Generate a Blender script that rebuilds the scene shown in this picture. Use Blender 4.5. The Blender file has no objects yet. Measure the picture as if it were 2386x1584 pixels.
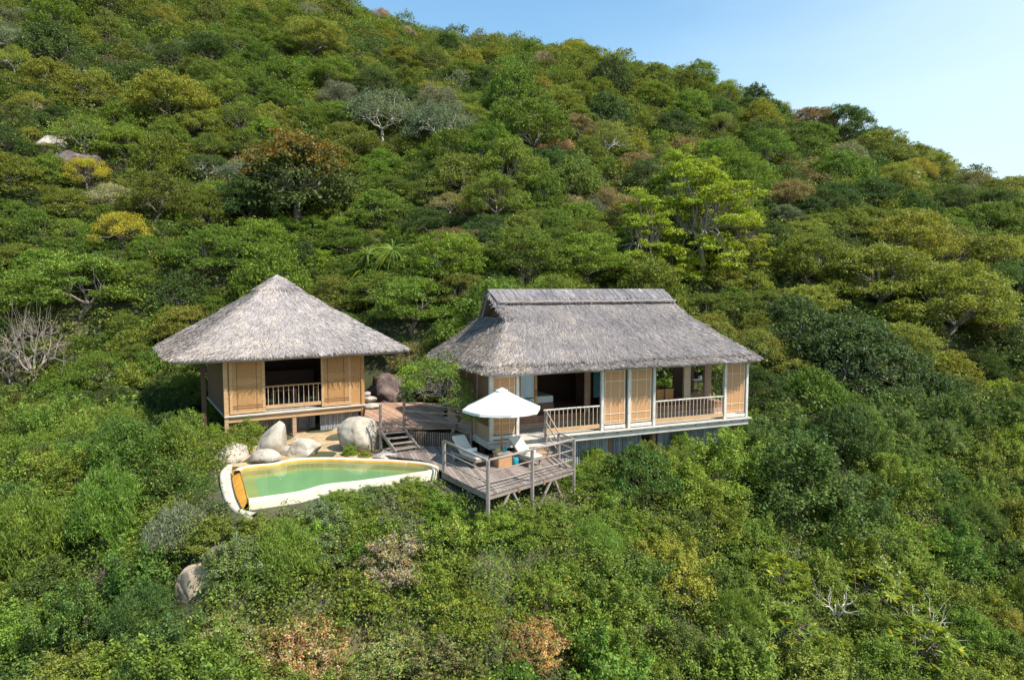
import bpy, math, random
import numpy as np
from mathutils import Matrix, Vector, noise as mnoise

sc = bpy.context.scene
COL = sc.collection
RNG = np.random.default_rng(7)
random.seed(7)

# ------------------------------------------------------------------ camera and ray helpers (survey of the site)
TH = math.radians(4.39); F = 1590.0
CAM = np.array([0, 0, 6.2])
FW = np.array([0, math.cos(TH), -math.sin(TH)]); UP = np.array([0, math.sin(TH), math.cos(TH)])
def ray(px, py): return FW + np.array([1., 0, 0]) * (px - 1193) / F + UP * (792 - py) / F
def P(px, py, z):
    d = ray(px, py); return CAM + d * ((z - CAM[2]) / d[2])
def Q(p):
    v = np.asarray(p, float) - CAM; k = v @ FW
    return 1193 + F * v[0] / k, 792 - F * (v @ UP) / k, k

cam = bpy.data.cameras.new('camera'); co = bpy.data.objects.new('camera', cam); COL.objects.link(co)
co.location = CAM; co.rotation_euler = (math.pi / 2 - TH, 0, 0)
cam.sensor_width = 36; cam.lens = F / 2386 * 36; cam.clip_start = 0.1; cam.clip_end = 3000
sc.camera = co

# ------------------------------------------------------------------ light
SUN = Vector((0.62, -0.38, 1.0)).normalized()
el = math.asin(SUN.z)
sl = bpy.data.lights.new('sun', 'SUN'); so = bpy.data.objects.new('sun', sl); COL.objects.link(so)
sl.energy = 4.5; sl.angle = math.radians(0.55); sl.color = (1.0, 0.95, 0.86)
so.rotation_euler = (-SUN).to_track_quat('-Z', 'Y').to_euler(); so.location = (20, -10, 60)
W = bpy.data.worlds.new('World'); sc.world = W; W.use_nodes = True
nt = W.node_tree; nt.nodes.clear()
def N(nt, t, **kw):
    n = nt.nodes.new(t)
    for k, v in kw.items():
        if k.startswith('i_'):
            key = k[2:]; n.inputs[int(key) if key.isdigit() else key].default_value = v
        else: setattr(n, k, v)
    return n
sky = N(nt, 'ShaderNodeTexSky', sky_type='NISHITA', sun_disc=False)
sky.sun_elevation = el; sky.sun_rotation = math.atan2(SUN.x, SUN.y)
sky.air_density = 1.3; sky.dust_density = 0.4; sky.ozone_density = 2.5
bg = N(nt, 'ShaderNodeBackground'); bg.inputs['Strength'].default_value = 0.13
out = N(nt, 'ShaderNodeOutputWorld')
# thin high cloud veil, thickest low in the east
tc = N(nt, 'ShaderNodeTexCoord')
sep = N(nt, 'ShaderNodeSeparateXYZ'); nt.links.new(tc.outputs['Generated'], sep.inputs[0])
mapn = N(nt, 'ShaderNodeMapping'); mapn.inputs['Scale'].default_value = (2.0, 2.0, 9.0); nt.links.new(tc.outputs['Generated'], mapn.inputs[0])
nz = N(nt, 'ShaderNodeTexNoise'); nz.inputs['Scale'].default_value = 1.6; nz.inputs['Detail'].default_value = 8; nt.links.new(mapn.outputs[0], nz.inputs['Vector'])
def M(nt, op, a, b=None):
    n = N(nt, 'ShaderNodeMath', operation=op)
    for i, v in enumerate((a, b)):
        if v is None: continue
        if isinstance(v, (int, float)): n.inputs[i].default_value = v
        else: nt.links.new(v, n.inputs[i])
    return n.outputs[0]
veil = M(nt, 'ADD', M(nt, 'MULTIPLY', sep.outputs[0], 1.9), M(nt, 'MULTIPLY', sep.outputs[2], -2.3))
veil = M(nt, 'ADD', veil, M(nt, 'MULTIPLY', nz.outputs['Fac'], 0.60))
mr = N(nt, 'ShaderNodeMapRange', interpolation_type='SMOOTHSTEP'); mr.inputs[1].default_value = -0.45; mr.inputs[2].default_value = 1.15
nt.links.new(veil, mr.inputs[0])
mx = N(nt, 'ShaderNodeMix', data_type='RGBA'); nt.links.new(M(nt, 'MULTIPLY', mr.outputs[0], 0.72), mx.inputs[0])
tin = N(nt, 'ShaderNodeMix', data_type='RGBA', blend_type='MULTIPLY'); tin.inputs[0].default_value = 1; tin.inputs[7].default_value = (0.86, 1.05, 1.06, 1)
nt.links.new(sky.outputs[0], tin.inputs[6]); nt.links.new(tin.outputs[2], mx.inputs[6]); mx.inputs[7].default_value = (4.7, 5.6, 6.0, 1)
nt.links.new(mx.outputs[2], bg.inputs['Color']); nt.links.new(bg.outputs[0], out.inputs[0])
vs = sc.view_settings; vs.view_transform = 'Standard'; vs.look = 'None'; vs.exposure = 0.60; vs.gamma = 1
sc.render.engine = 'CYCLES'
sc.cycles.max_bounces = 6; sc.cycles.diffuse_bounces = 3; sc.cycles.glossy_bounces = 2
sc.cycles.transmission_bounces = 3; sc.cycles.transparent_max_bounces = 8
try: sc.cycles.use_denoising = True
except Exception: pass

# ------------------------------------------------------------------ materials
def newmat(name):
    m = bpy.data.materials.new(name); m.use_nodes = True
    t = m.node_tree; b = t.nodes['Principled BSDF']; return m, t, b
def ramp(t, fac, stops):
    r = N(t, 'ShaderNodeValToRGB'); e = r.color_ramp.elements
    while len(e) < len(stops): e.new(0.5)
    for k, (p, c) in enumerate(stops):
        e[k].position = p; e[k].color = (*c, 1)
    t.links.new(fac, r.inputs[0]); return r.outputs[0]
def wood(name, c, scale=(3, 3, 3), var=0.45, rough=0.7, stretch=None, grey=0.0, bump=0.3):
    m, t, b = newmat(name)
    tcn = N(t, 'ShaderNodeTexCoord'); oi = N(t, 'ShaderNodeObjectInfo')
    mp = N(t, 'ShaderNodeMapping'); mp.inputs['Scale'].default_value = scale
    t.links.new(tcn.outputs['Object'], mp.inputs[0])
    n1 = N(t, 'ShaderNodeTexNoise'); n1.inputs['Scale'].default_value = 1.6; n1.inputs['Detail'].default_value = 6; n1.inputs['Roughness'].default_value = 0.65
    t.links.new(mp.outputs[0], n1.inputs['Vector'])
    at = N(t, 'ShaderNodeAttribute', attribute_name='tint')
    d = tuple(x * (1 - var) for x in c); l = tuple(min(0.95, x * (1 + var * 0.7) + grey * 0.05) for x in c)
    colr = ramp(t, n1.outputs['Fac'], [(0.28, d), (0.5, c), (0.72, l)])
    add = M(t, 'ADD', at.outputs['Fac'], 1.0)
    mul = N(t, 'ShaderNodeMix', data_type='RGBA', blend_type='MULTIPLY'); mul.inputs[0].default_value = 1
    t.links.new(colr, mul.inputs[6]); t.links.new(add, mul.inputs[7])
    t.links.new(mul.outputs[2], b.inputs['Base Color']); b.inputs['Roughness'].default_value = rough
    bp = N(t, 'ShaderNodeBump'); bp.inputs['Strength'].default_value = bump; bp.inputs['Distance'].default_value = 0.02
    t.links.new(n1.outputs['Fac'], bp.inputs['Height']); t.links.new(bp.outputs[0], b.inputs['Normal'])
    return m
def plain(name, c, rough=0.6, var=0.15, scale=4, bump=0.1, spec=0.4):
    m, t, b = newmat(name)
    tcn = N(t, 'ShaderNodeTexCoord')
    n1 = N(t, 'ShaderNodeTexNoise'); n1.inputs['Scale'].default_value = scale; n1.inputs['Detail'].default_value = 6
    t.links.new(tcn.outputs['Object'], n1.inputs['Vector'])
    colr = ramp(t, n1.outputs['Fac'], [(0.3, tuple(x * (1 - var) for x in c)), (0.7, tuple(min(.95, x * (1 + var)) for x in c))])
    t.links.new(colr, b.inputs['Base Color']); b.inputs['Roughness'].default_value = rough
    b.inputs['Specular IOR Level'].default_value = spec
    bp = N(t, 'ShaderNodeBump'); bp.inputs['Strength'].default_value = bump; bp.inputs['Distance'].default_value = 0.03
    t.links.new(n1.outputs['Fac'], bp.inputs['Height']); t.links.new(bp.outputs[0], b.inputs['Normal'])
    return m
MT = {}
MT['gold'] = wood('golden_timber', (0.44, 0.235, 0.085), (2, 2, 14), 0.36)
MT['goldh'] = wood('golden_beam', (0.50, 0.31, 0.155), (1.2, 12, 12), 0.34)
MT['weave'] = wood('woven_bamboo', (0.40, 0.21, 0.075), (5, 5, 42), 0.34)
MT['weave2'] = wood('woven_bamboo_pale', (0.50, 0.262, 0.118), (4, 4, 38), 0.30)
MT['brown'] = wood('brown_timber', (0.30, 0.16, 0.095), (2, 2, 14), 0.4)
MT['brownh'] = wood('brown_boards', (0.40, 0.26, 0.17), (1.5, 12, 12), 0.4)
MT['pale'] = wood('pale_weathered_timber', (0.60, 0.555, 0.50), (6, 6, 2.5), 0.26)
MT['paleh'] = wood('pale_weathered_beam', (0.54, 0.49, 0.43), (1.5, 12, 12), 0.34)
MT['grey'] = wood('grey_deck_timber', (0.255, 0.200, 0.165), (3, 3, 3), 0.42)
MT['greyv'] = wood('grey_plank_wall', (0.32, 0.23, 0.18), (7, 7, 2), 0.4)
MT['redeck'] = wood('warm_deck_timber', (0.42, 0.25, 0.16), (3, 3, 3), 0.35)
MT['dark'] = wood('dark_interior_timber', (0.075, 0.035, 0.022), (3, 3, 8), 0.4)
MT['floor'] = wood('interior_floor_timber', (0.30, 0.155, 0.10), (8, 1.2, 8), 0.4)
MT['bamboo'] = wood('grey_bamboo', (0.38, 0.37, 0.38), (9, 9, 3), 0.4)
MT['rail'] = wood('rail_timber', (0.66, 0.50, 0.34), (6, 6, 2.5), 0.25)
MT['railg'] = wood('grey_rail_timber', (0.29, 0.235, 0.195), (4, 4, 4), 0.34)
MT['pole'] = wood('honey_pole', (0.50, 0.24, 0.07), (8, 8, 2), 0.2, rough=0.4)
MT['bark'] = wood('grey_bark', (0.23, 0.19, 0.155), (5, 5, 1.5), 0.5, rough=0.9, bump=0.8)
MT['barkw'] = wood('white_bark', (0.62, 0.56, 0.46), (5, 5, 1.5), 0.3, rough=0.9, bump=0.5)
MT['barkr'] = wood('pinkish_twig', (0.33, 0.265, 0.225), (5, 5, 1.5), 0.3, rough=0.9, bump=0.5)
MT['linen'] = plain('white_linen', (0.78, 0.77, 0.74), 0.9, 0.04, 3, 0.1, 0.1)
MT['cream'] = plain('cream_cushion', (0.60, 0.55, 0.46), 0.9, 0.06, 5, 0.15, 0.1)
MT['canvas'] = plain('white_canvas', (0.66, 0.66, 0.63), 0.85, 0.05, 2, 0.08, 0.15)
MT['teal'] = plain('teal_cloth', (0.10, 0.28, 0.32), 0.8, 0.15, 3)
MT['curtain'] = plain('grey_curtain', (0.42, 0.41, 0.38), 0.9, 0.1, 4)
MT['green'] = plain('green_cushion', (0.06, 0.22, 0.08), 0.9, 0.15, 5)
MT['straw'] = plain('straw_hat', (0.55, 0.38, 0.16), 0.9, 0.2, 20, 0.3)
MT['blueglass'] = plain('turquoise_glass', (0.01, 0.30, 0.38), 0.08, 0.05, 3, 0, 0.6)
MT['porcelain'] = plain('white_porcelain', (0.75, 0.78, 0.76), 0.2, 0.03, 3, 0, 0.5)
MT['tub'] = wood('orange_wicker', (0.52, 0.24, 0.07), (12, 12, 40), 0.35)
MT['black'] = plain('dark_metal', (0.03, 0.03, 0.03), 0.4, 0.1)
MT['orange'] = plain('ochre_plaster', (0.74, 0.34, 0.045), 0.45, 0.22, 2.5, 0.1)
MT['soil'] = plain('sandy_soil', (0.46, 0.33, 0.19), 0.95, 0.3, 2.5, 0.5, 0.1)

def pebble_mat():
    m, t, b = newmat('pebble_bed')
    tcn = N(t, 'ShaderNodeTexCoord'); v = N(t, 'ShaderNodeTexVoronoi'); v.inputs['Scale'].default_value = 26
    t.links.new(tcn.outputs['Object'], v.inputs['Vector'])
    c = ramp(t, v.outputs['Color'], [(0.1, (0.42, 0.35, 0.24)), (0.9, (0.80, 0.74, 0.60))])
    t.links.new(c, b.inputs['Base Color']); b.inputs['Roughness'].default_value = 0.8
    bp = N(t, 'ShaderNodeBump'); bp.inputs['Strength'].default_value = 0.8; bp.inputs['Distance'].default_value = 0.02
    t.links.new(v.outputs['Distance'], bp.inputs['Height']); t.links.new(bp.outputs[0], b.inputs['Normal'])
    return m
MT['pebble'] = pebble_mat()
def plaster():
    m, t, b = newmat('cream_plaster')
    tcn = N(t, 'ShaderNodeTexCoord'); n1 = N(t, 'ShaderNodeTexNoise'); n1.inputs['Scale'].default_value = 1.4; n1.inputs['Detail'].default_value = 8; n1.inputs['Roughness'].default_value = .7
    t.links.new(tcn.outputs['Object'], n1.inputs['Vector'])
    c = ramp(t, n1.outputs['Fac'], [(0.28, (0.36, 0.29, 0.19)), (0.42, (0.56, 0.49, 0.36)), (0.7, (0.68, 0.62, 0.50))])
    t.links.new(c, b.inputs['Base Color']); b.inputs['Roughness'].default_value = 0.75
    bp = N(t, 'ShaderNodeBump'); bp.inputs['Strength'].default_value = 0.35; bp.inputs['Distance'].default_value = 0.03
    t.links.new(n1.outputs['Fac'], bp.inputs['Height']); t.links.new(bp.outputs[0], b.inputs['Normal'])
    return m
MT['plaster'] = plaster()
def rock_mat(name, lo, mid, hi, sc_=1.0):
    m, t, b = newmat(name)
    tcn = N(t, 'ShaderNodeTexCoord'); n1 = N(t, 'ShaderNodeTexNoise'); n1.inputs['Scale'].default_value = 1.3 * sc_; n1.inputs['Detail'].default_value = 9; n1.inputs['Roughness'].default_value = .68
    t.links.new(tcn.outputs['Object'], n1.inputs['Vector'])
    n2 = N(t, 'ShaderNodeTexNoise'); n2.inputs['Scale'].default_value = 22 * sc_; n2.inputs['Detail'].default_value = 3; t.links.new(tcn.outputs['Object'], n2.inputs['Vector'])
    mp3 = N(t, 'ShaderNodeMapping'); mp3.inputs['Scale'].default_value = (3.2, 3.2, .45); t.links.new(tcn.outputs['Object'], mp3.inputs[0])
    n3 = N(t, 'ShaderNodeTexNoise'); n3.inputs['Scale'].default_value = 1.1 * sc_; n3.inputs['Detail'].default_value = 7; n3.inputs['Roughness'].default_value = .7; t.links.new(mp3.outputs[0], n3.inputs['Vector'])
    mixf = M(t, 'ADD', M(t, 'ADD', M(t, 'MULTIPLY', n1.outputs['Fac'], 0.45), M(t, 'MULTIPLY', n2.outputs['Fac'], 0.22)), M(t, 'MULTIPLY', n3.outputs['Fac'], 0.33))
    c = ramp(t, mixf, [(0.38, lo), (0.475, mid), (0.60, hi)])
    t.links.new(c, b.inputs['Base Color']); b.inputs['Roughness'].default_value = 0.9
    bp = N(t, 'ShaderNodeBump'); bp.inputs['Strength'].default_value = 0.6; bp.inputs['Distance'].default_value = 0.06
    t.links.new(mixf, bp.inputs['Height']); t.links.new(bp.outputs[0], b.inputs['Normal'])
    return m
MT['rock'] = rock_mat('pale_granite', (0.20, 0.155, 0.11), (0.42, 0.355, 0.27), (0.55, 0.485, 0.39))
MT['rockd'] = rock_mat('dark_granite', (0.05, 0.037, 0.036), (0.12, 0.085, 0.078), (0.24, 0.17, 0.145))  # granite in darker tones; on the gap rocks it also carries tree shade
MT['rockm'] = rock_mat('lichened_granite', (0.16, 0.14, 0.13), (0.36, 0.31, 0.27), (0.56, 0.49, 0.40))

def water_mat():
    m, t, b = newmat('green_pool_water'); t.nodes.remove(b)
    o = t.nodes['Material Output']
    tr = N(t, 'ShaderNodeBsdfTransparent'); tr.inputs[0].default_value = (0.78, 0.93, 0.80, 1)
    df = N(t, 'ShaderNodeBsdfDiffuse'); df.inputs[0].default_value = (0.20, 0.38, 0.20, 1)
    m1 = N(t, 'ShaderNodeMixShader'); m1.inputs[0].default_value = 0.36
    t.links.new(tr.outputs[0], m1.inputs[1]); t.links.new(df.outputs[0], m1.inputs[2])
    gl = N(t, 'ShaderNodeBsdfGlossy'); gl.inputs['Roughness'].default_value = 0.03
    fr = N(t, 'ShaderNodeFresnel'); fr.inputs[0].default_value = 1.33
    tcn = N(t, 'ShaderNodeTexCoord'); nz_ = N(t, 'ShaderNodeTexNoise'); nz_.inputs['Scale'].default_value = 1.6; nz_.inputs['Detail'].default_value = 3
    t.links.new(tcn.outputs['Object'], nz_.inputs['Vector'])
    bp = N(t, 'ShaderNodeBump'); bp.inputs['Strength'].default_value = 0.12; bp.inputs['Distance'].default_value = 0.06
    t.links.new(nz_.outputs['Fac'], bp.inputs['Height']); t.links.new(bp.outputs[0], gl.inputs['Normal'])
    m2 = N(t, 'ShaderNodeMixShader'); t.links.new(fr.outputs[0], m2.inputs[0])
    t.links.new(m1.outputs[0], m2.inputs[1]); t.links.new(gl.outputs[0], m2.inputs[2])
    t.links.new(m2.outputs[0], o.inputs[0]); return m
MT['water'] = water_mat()
def glass_mat():
    m, t, b = newmat('window_glass'); t.nodes.remove(b); o = t.nodes['Material Output']
    tr = N(t, 'ShaderNodeBsdfTransparent'); tr.inputs[0].default_value = (0.75, 0.9, 0.92, 1)
    gl = N(t, 'ShaderNodeBsdfGlossy'); gl.inputs['Roughness'].default_value = 0.02
    mm = N(t, 'ShaderNodeMixShader'); mm.inputs[0].default_value = 0.16
    t.links.new(tr.outputs[0], mm.inputs[1]); t.links.new(gl.outputs[0], mm.inputs[2]); t.links.new(mm.outputs[0], o.inputs[0]); return m
MT['glass'] = glass_mat()
def leaf_mat():
    m, t, b = newmat('leaf')
    o = t.nodes['Material Output']
    at = N(t, 'ShaderNodeAttribute', attribute_name='col'); oi = N(t, 'ShaderNodeObjectInfo')
    mu = N(t, 'ShaderNodeMix', data_type='RGBA', blend_type='MULTIPLY'); mu.inputs[0].default_value = 1
    t.links.new(at.outputs['Color'], mu.inputs[6]); t.links.new(oi.outputs['Color'], mu.inputs[7])
    t.links.new(mu.outputs[2], b.inputs['Base Color']); b.inputs['Roughness'].default_value = 0.5
    b.inputs['Specular IOR Level'].default_value = 0.28
    tl = N(t, 'ShaderNodeBsdfTranslucent')
    m2 = N(t, 'ShaderNodeMix', data_type='RGBA', blend_type='MULTIPLY'); m2.inputs[0].default_value = 1; m2.inputs[7].default_value = (1.15, 1.1, 0.55, 1)
    t.links.new(mu.outputs[2], m2.inputs[6]); t.links.new(m2.outputs[2], tl.inputs[0])
    ms = N(t, 'ShaderNodeMixShader'); ms.inputs[0].default_value = 0.42
    t.links.new(b.outputs[0], ms.inputs[1]); t.links.new(tl.outputs[0], ms.inputs[2]); t.links.new(ms.outputs[0], o.inputs[0])
    return m
MT['leaf'] = leaf_mat()
def thatch_mat():
    m, t, b = newmat('weathered_thatch')
    at = N(t, 'ShaderNodeAttribute', attribute_name='col')
    tcn = N(t, 'ShaderNodeTexCoord'); n1 = N(t, 'ShaderNodeTexNoise'); n1.inputs['Scale'].default_value = 0.8; n1.inputs['Detail'].default_value = 10; n1.inputs['Roughness'].default_value = .75
    t.links.new(tcn.outputs['Object'], n1.inputs['Vector'])
    c = ramp(t, n1.outputs['Fac'], [(0.3, (0.68, 0.66, 0.67)), (0.5, (0.95, 0.92, 0.91)), (0.70, (1.28, 1.20, 1.10))])
    mu = N(t, 'ShaderNodeMix', data_type='RGBA', blend_type='MULTIPLY'); mu.inputs[0].default_value = 1
    t.links.new(at.outputs['Color'], mu.inputs[6]); t.links.new(c, mu.inputs[7])
    t.links.new(mu.outputs[2], b.inputs['Base Color']); b.inputs['Roughness'].default_value = 0.85; b.inputs['Specular IOR Level'].default_value = 0.2
    bp = N(t, 'ShaderNodeBump'); bp.inputs['Strength'].default_value = 0.5; bp.inputs['Distance'].default_value = 0.06
    t.links.new(n1.outputs['Fac'], bp.inputs['Height']); t.links.new(bp.outputs[0], b.inputs['Normal'])
    return m
MT['thatch'] = thatch_mat()
def ground_mat():
    m, t, b = newmat('forest_floor')
    g = N(t, 'ShaderNodeNewGeometry')
    n1 = N(t, 'ShaderNodeTexNoise'); n1.inputs['Scale'].default_value = 0.35; n1.inputs['Detail'].default_value = 10; n1.inputs['Roughness'].default_value = .7
    t.links.new(g.outputs['Position'], n1.inputs['Vector'])
    c = ramp(t, n1.outputs['Fac'], [(0.32, (0.035, 0.050, 0.014)), (0.5, (0.07, 0.070, 0.028)), (0.70, (0.13, 0.105, 0.05))])
    t.links.new(c, b.inputs['Base Color']); b.inputs['Roughness'].default_value = 0.95
    bp = N(t, 'ShaderNodeBump'); bp.inputs['Strength'].default_value = 0.6; bp.inputs['Distance'].default_value = 0.2
    t.links.new(n1.outputs['Fac'], bp.inputs['Height']); t.links.new(bp.outputs[0], b.inputs['Normal'])
    return m
MT['ground'] = ground_mat()

# ------------------------------------------------------------------ object helpers
def tag(o, label=None, cat=None, group=None, kind=None):
    if label: o['label'] = label
    if cat: o['category'] = cat
    if group: o['group'] = group
    if kind: o['kind'] = kind
    return o
def empty(name, loc=(0, 0, 0), rz=0, s=1.0, **kw):
    o = bpy.data.objects.new(name, None); COL.objects.link(o); o.empty_display_size = 0.2
    o.location = loc; o.rotation_euler = (0, 0, rz); o.scale = (s, s, s); tag(o, **kw); return o
class MB:
    """collects shapes; build() links them as one mesh object"""
    def __init__(s): s.v = []; s.f = []; s.tint = []
    def add(s, vs_, fs, tint=0.0):
        b = len(s.v); s.v += [tuple(map(float, p)) for p in vs_]; s.f += [tuple(b + i for i in f) for f in fs]; s.tint += [tint] * len(fs); return s
    def box(s, lo, hi, tint=0.0):
        (a, b_, c), (d, e, f) = lo, hi
        return s.add([(a, b_, c), (d, b_, c), (d, e, c), (a, e, c), (a, b_, f), (d, b_, f), (d, e, f), (a, e, f)],
                     [(0, 3, 2, 1), (4, 5, 6, 7), (0, 1, 5, 4), (1, 2, 6, 5), (2, 3, 7, 6), (3, 0, 4, 7)], tint)
    def beam(s, p, q, w, h=None, tint=0.0, upv=(0, 0, 1)):
        """box beam from p to q, width w and height h"""
        h = h or w; p = Vector(p); q = Vector(q); d = (q - p).normalized(); u = Vector(upv)
        if abs(d.dot(u)) > 0.95: u = Vector((0.39, 0.92, 0))
        x = d.cross(u).normalized(); y = x.cross(d).normalized()
        vs_ = []
        for c in (p, q):
            for sx, sy in ((-1, -1), (1, -1), (1, 1), (-1, 1)): vs_.append(c + x * sx * w / 2 + y * sy * h / 2)
        return s.add(vs_, [(0, 3, 2, 1), (4, 5, 6, 7), (0, 1, 5, 4), (1, 2, 6, 5), (2, 3, 7, 6), (3, 0, 4, 7)], tint)
    def tube(s, pts, rad, n=8, tint=0.0, caps=True):
        pts = [Vector(p) for p in pts]; rad = rad if hasattr(rad, '__len__') else [rad] * len(pts)
        vs_ = []; fs = []; prev = None
        for i, p in enumerate(pts):
            d = (pts[min(i + 1, len(pts) - 1)] - pts[max(i - 1, 0)]).normalized()
            if prev is None:
                a = Vector((0, 0, 1)) if abs(d.z) < .9 else Vector((1, 0, 0)); x = d.cross(a).normalized()
            else: x = (prev - d * prev.dot(d)).normalized()
            prev = x; y = d.cross(x)
            for k in range(n):
                an = 2 * math.pi * k / n; vs_.append(p + (x * math.cos(an) + y * math.sin(an)) * rad[i])
        for i in range(len(pts) - 1):
            for k in range(n):
                k2 = (k + 1) % n; fs.append((i * n + k, i * n + k2, (i + 1) * n + k2, (i + 1) * n + k))
        if caps: fs.append(tuple(range(n))[::-1]); fs.append(tuple((len(pts) - 1) * n + k for k in range(n)))
        return s.add(vs_, fs, tint)
    def lathe(s, prof, n=24, c=(0, 0, 0), tint=0.0):
        vs_ = []; fs = []
        for r, z in prof:
            for k in range(n):
                a = 2 * math.pi * k / n; vs_.append((c[0] + r * math.cos(a), c[1] + r * math.sin(a), c[2] + z))
        for i in range(len(prof) - 1):
            for k in range(n):
                k2 = (k + 1) % n; fs.append((i * n + k, i * n + k2, (i + 1) * n + k2, (i + 1) * n + k))
        fs.append(tuple(range(n))[::-1]); fs.append(tuple((len(prof) - 1) * n + k for k in range(n)))
        return s.add(vs_, fs, tint)
    def build(s, name, mat, parent=None, smooth=False, bevel=0.0, **kw):
        me = bpy.data.meshes.new(name); me.from_pydata(s.v, [], s.f); me.validate(); me.update()
        if len(me.polygons) == len(s.tint):
            a = me.attributes.new('tint', 'FLOAT', 'FACE'); a.data.foreach_set('value', np.array(s.tint, np.float32))
        if mat: me.materials.append(mat)
        if smooth: me.polygons.foreach_set('use_smooth', [True] * len(me.polygons))
        o = bpy.data.objects.new(name, me); COL.objects.link(o)
        if bevel:
            b = o.modifiers.new('edge', 'BEVEL'); b.width = bevel; b.segments = 2; b.limit_method = 'ANGLE'
        if parent: o.parent = parent
        tag(o, **kw); return o
def np_mesh(name, V, Fq, mat, col=None, parent=None, mats=None, midx=None):
    """numpy quads -> mesh datablock"""
    me = bpy.data.meshes.new(name)
    n = len(Fq); me.vertices.add(len(V)); me.vertices.foreach_set('co', np.ascontiguousarray(V, np.float32).ravel())
    me.loops.add(n * 4); me.loops.foreach_set('vertex_index', np.ascontiguousarray(Fq, np.int32).ravel())
    me.polygons.add(n); me.polygons.foreach_set('loop_start', np.arange(0, n * 4, 4, dtype=np.int32))
    try: me.polygons.foreach_set('loop_total', np.full(n, 4, np.int32))
    except Exception: pass
    me.update(calc_edges=True)
    if col is not None:
        a = me.attributes.new('col', 'FLOAT_COLOR', 'FACE')
        c4 = np.ones((n, 4), np.float32); c4[:, :3] = col; a.data.foreach_set('color', c4.ravel())
    for m in (mats or [mat]): me.materials.append(m)
    if midx is not None: me.polygons.foreach_set('material_index', np.ascontiguousarray(midx, np.int32))
    return me
def link(name, me, parent=None, **kw):
    o = bpy.data.objects.new(name, me); COL.objects.link(o)
    if parent: o.parent = parent
    tag(o, **kw); return o
def copy_tree(o, parent=None):
    c = o.copy(); COL.objects.link(c); c.parent = parent
    for ch in list(o.children): copy_tree(ch, c)
    return c

# ------------------------------------------------------------------ frames of the two buildings
VO = P(1144, 1027, 0); VA = math.radians(23.14)
ve = np.array([math.cos(VA), math.sin(VA), 0]); vn = np.array([-math.sin(VA), math.cos(VA), 0])
def VW(u, v, z=0): return VO + ve * u + vn * v + np.array([0, 0, z])
HK = 0.96; HZ = 6.2 - 6.2 * HK
HO = CAM + HK * (P(528, 969, 0) - CAM); HA = math.radians(30.5)
he = np.array([math.cos(HA), math.sin(HA), 0]); hn = np.array([-math.sin(HA), math.cos(HA), 0])
def HW(u, v, z=0): return HO + (he * u + hn * v + np.array([0, 0, z])) * HK
ZD = -0.65     # lower deck
ZM = 0.0       # upper terrace

# ------------------------------------------------------------------ terrain
SKY = [(-900, -620), (-300, -260), (200, -120), (500, -60), (790, -2), (900, 34), (1000, 68), (1100, 82), (1200, 95), (1350, 100), (1450, 124), (1520, 150), (1600, 160), (1700, 190), (1800, 234), (1900, 262), (2000, 298), (2050, 316), (2150, 348), (2250, 378), (2386, 396), (2700, 450), (3300, 550)]
_t = []; _e = []
for a_, b_ in SKY:
    d = ray(a_, b_); _t.append(d[0] / d[1]); _e.append(d[2] / d[1])
def E_of(t): return np.interp(t, _t, _e)
def YR(t): return np.interp(t, [-1.0, -.25, 0.0, .32, .57, .75, 1.2], [165, 148, 132, 110, 94, 86, 75])
def Y0(x): return np.interp(x, [-45, -15, -11.2, -9.6, -8.6, -5.5, -3.0, -0.8, 2.5, 8, 15, 45], [28, 24.5, 23.6, 21.9, 21.0, 22.8, 23.9, 22.9, 25.6, 29.2, 32.2, 38])
def YF(x): return np.interp(x, [-50, -22, -15, -8, -3, 0, 6, 13, 20, 50], [36, 40, 42, 38.5, 35.5, 35.0, 37.5, 40, 41, 45])
def plat(x): return np.interp(x, [-30, -14, -9, -3, 0, 4, 12, 30], [-1.6, -1.15, -0.95, -0.95, -1.3, -1.9, -2.0, -2.0])
def ground(x, y):
    x = np.asarray(x, float); y = np.asarray(y, float)
    z0 = plat(x); y0 = Y0(x); yf = YF(x)
    d = np.clip(y0 - y, 0, None)
    front = z0 - 0.55 * np.clip(d / 0.8, 0, 1) - 0.56 * np.clip(d - 0.4, 0, None)
    t = x / np.clip(y, 8, None); yr = YR(t); zr = 6.2 + E_of(t) * yr - 3.2
    s = (y - yf) / np.clip(yr - yf, 10, None); sc_ = np.clip(s, 0, 1)
    g = 1 - (1 - sc_) ** 1.22
    z = front + (zr - z0) * g - np.clip(y - yr, 0, None) * 0.35
    bump = 0.5 * np.sin(x * .31 + 1.3 * np.sin(y * .17)) * np.sin(y * .27 + x * .11) * np.clip(s * 8, 0, 1)
    return z + bump
def gz(x, y): return float(ground(x, y))
def on_slope(px, py, h):
    """where a plant whose crown centre is h above the ground stands, seen from the survey point"""
    d = ray(px, py)
    lo = None
    for k in np.concatenate([np.linspace(15, 60, 300), np.linspace(60, 190, 400)]):
        p = CAM + d * k
        if p[2] - gz(p[0], p[1]) < h:
            return p
    return CAM + d * 120
gx = np.concatenate([np.linspace(-220, -60, 33)[:-1], np.linspace(-60, -13, 60)[:-1], np.linspace(-13, -1, 61), np.linspace(-1, 60, 77)[1:], np.linspace(60, 220, 33)[1:]])
gy = np.concatenate([np.linspace(-60, 10, 15)[:-1], np.linspace(10, 20, 21)[:-1], np.linspace(20, 30, 51), np.linspace(30, 60, 61)[1:], np.linspace(60, 200, 71)[1:], np.linspace(200, 500, 16)[1:]])
X, Y = np.meshgrid(gx, gy); Z = ground(X, Y)
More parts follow.
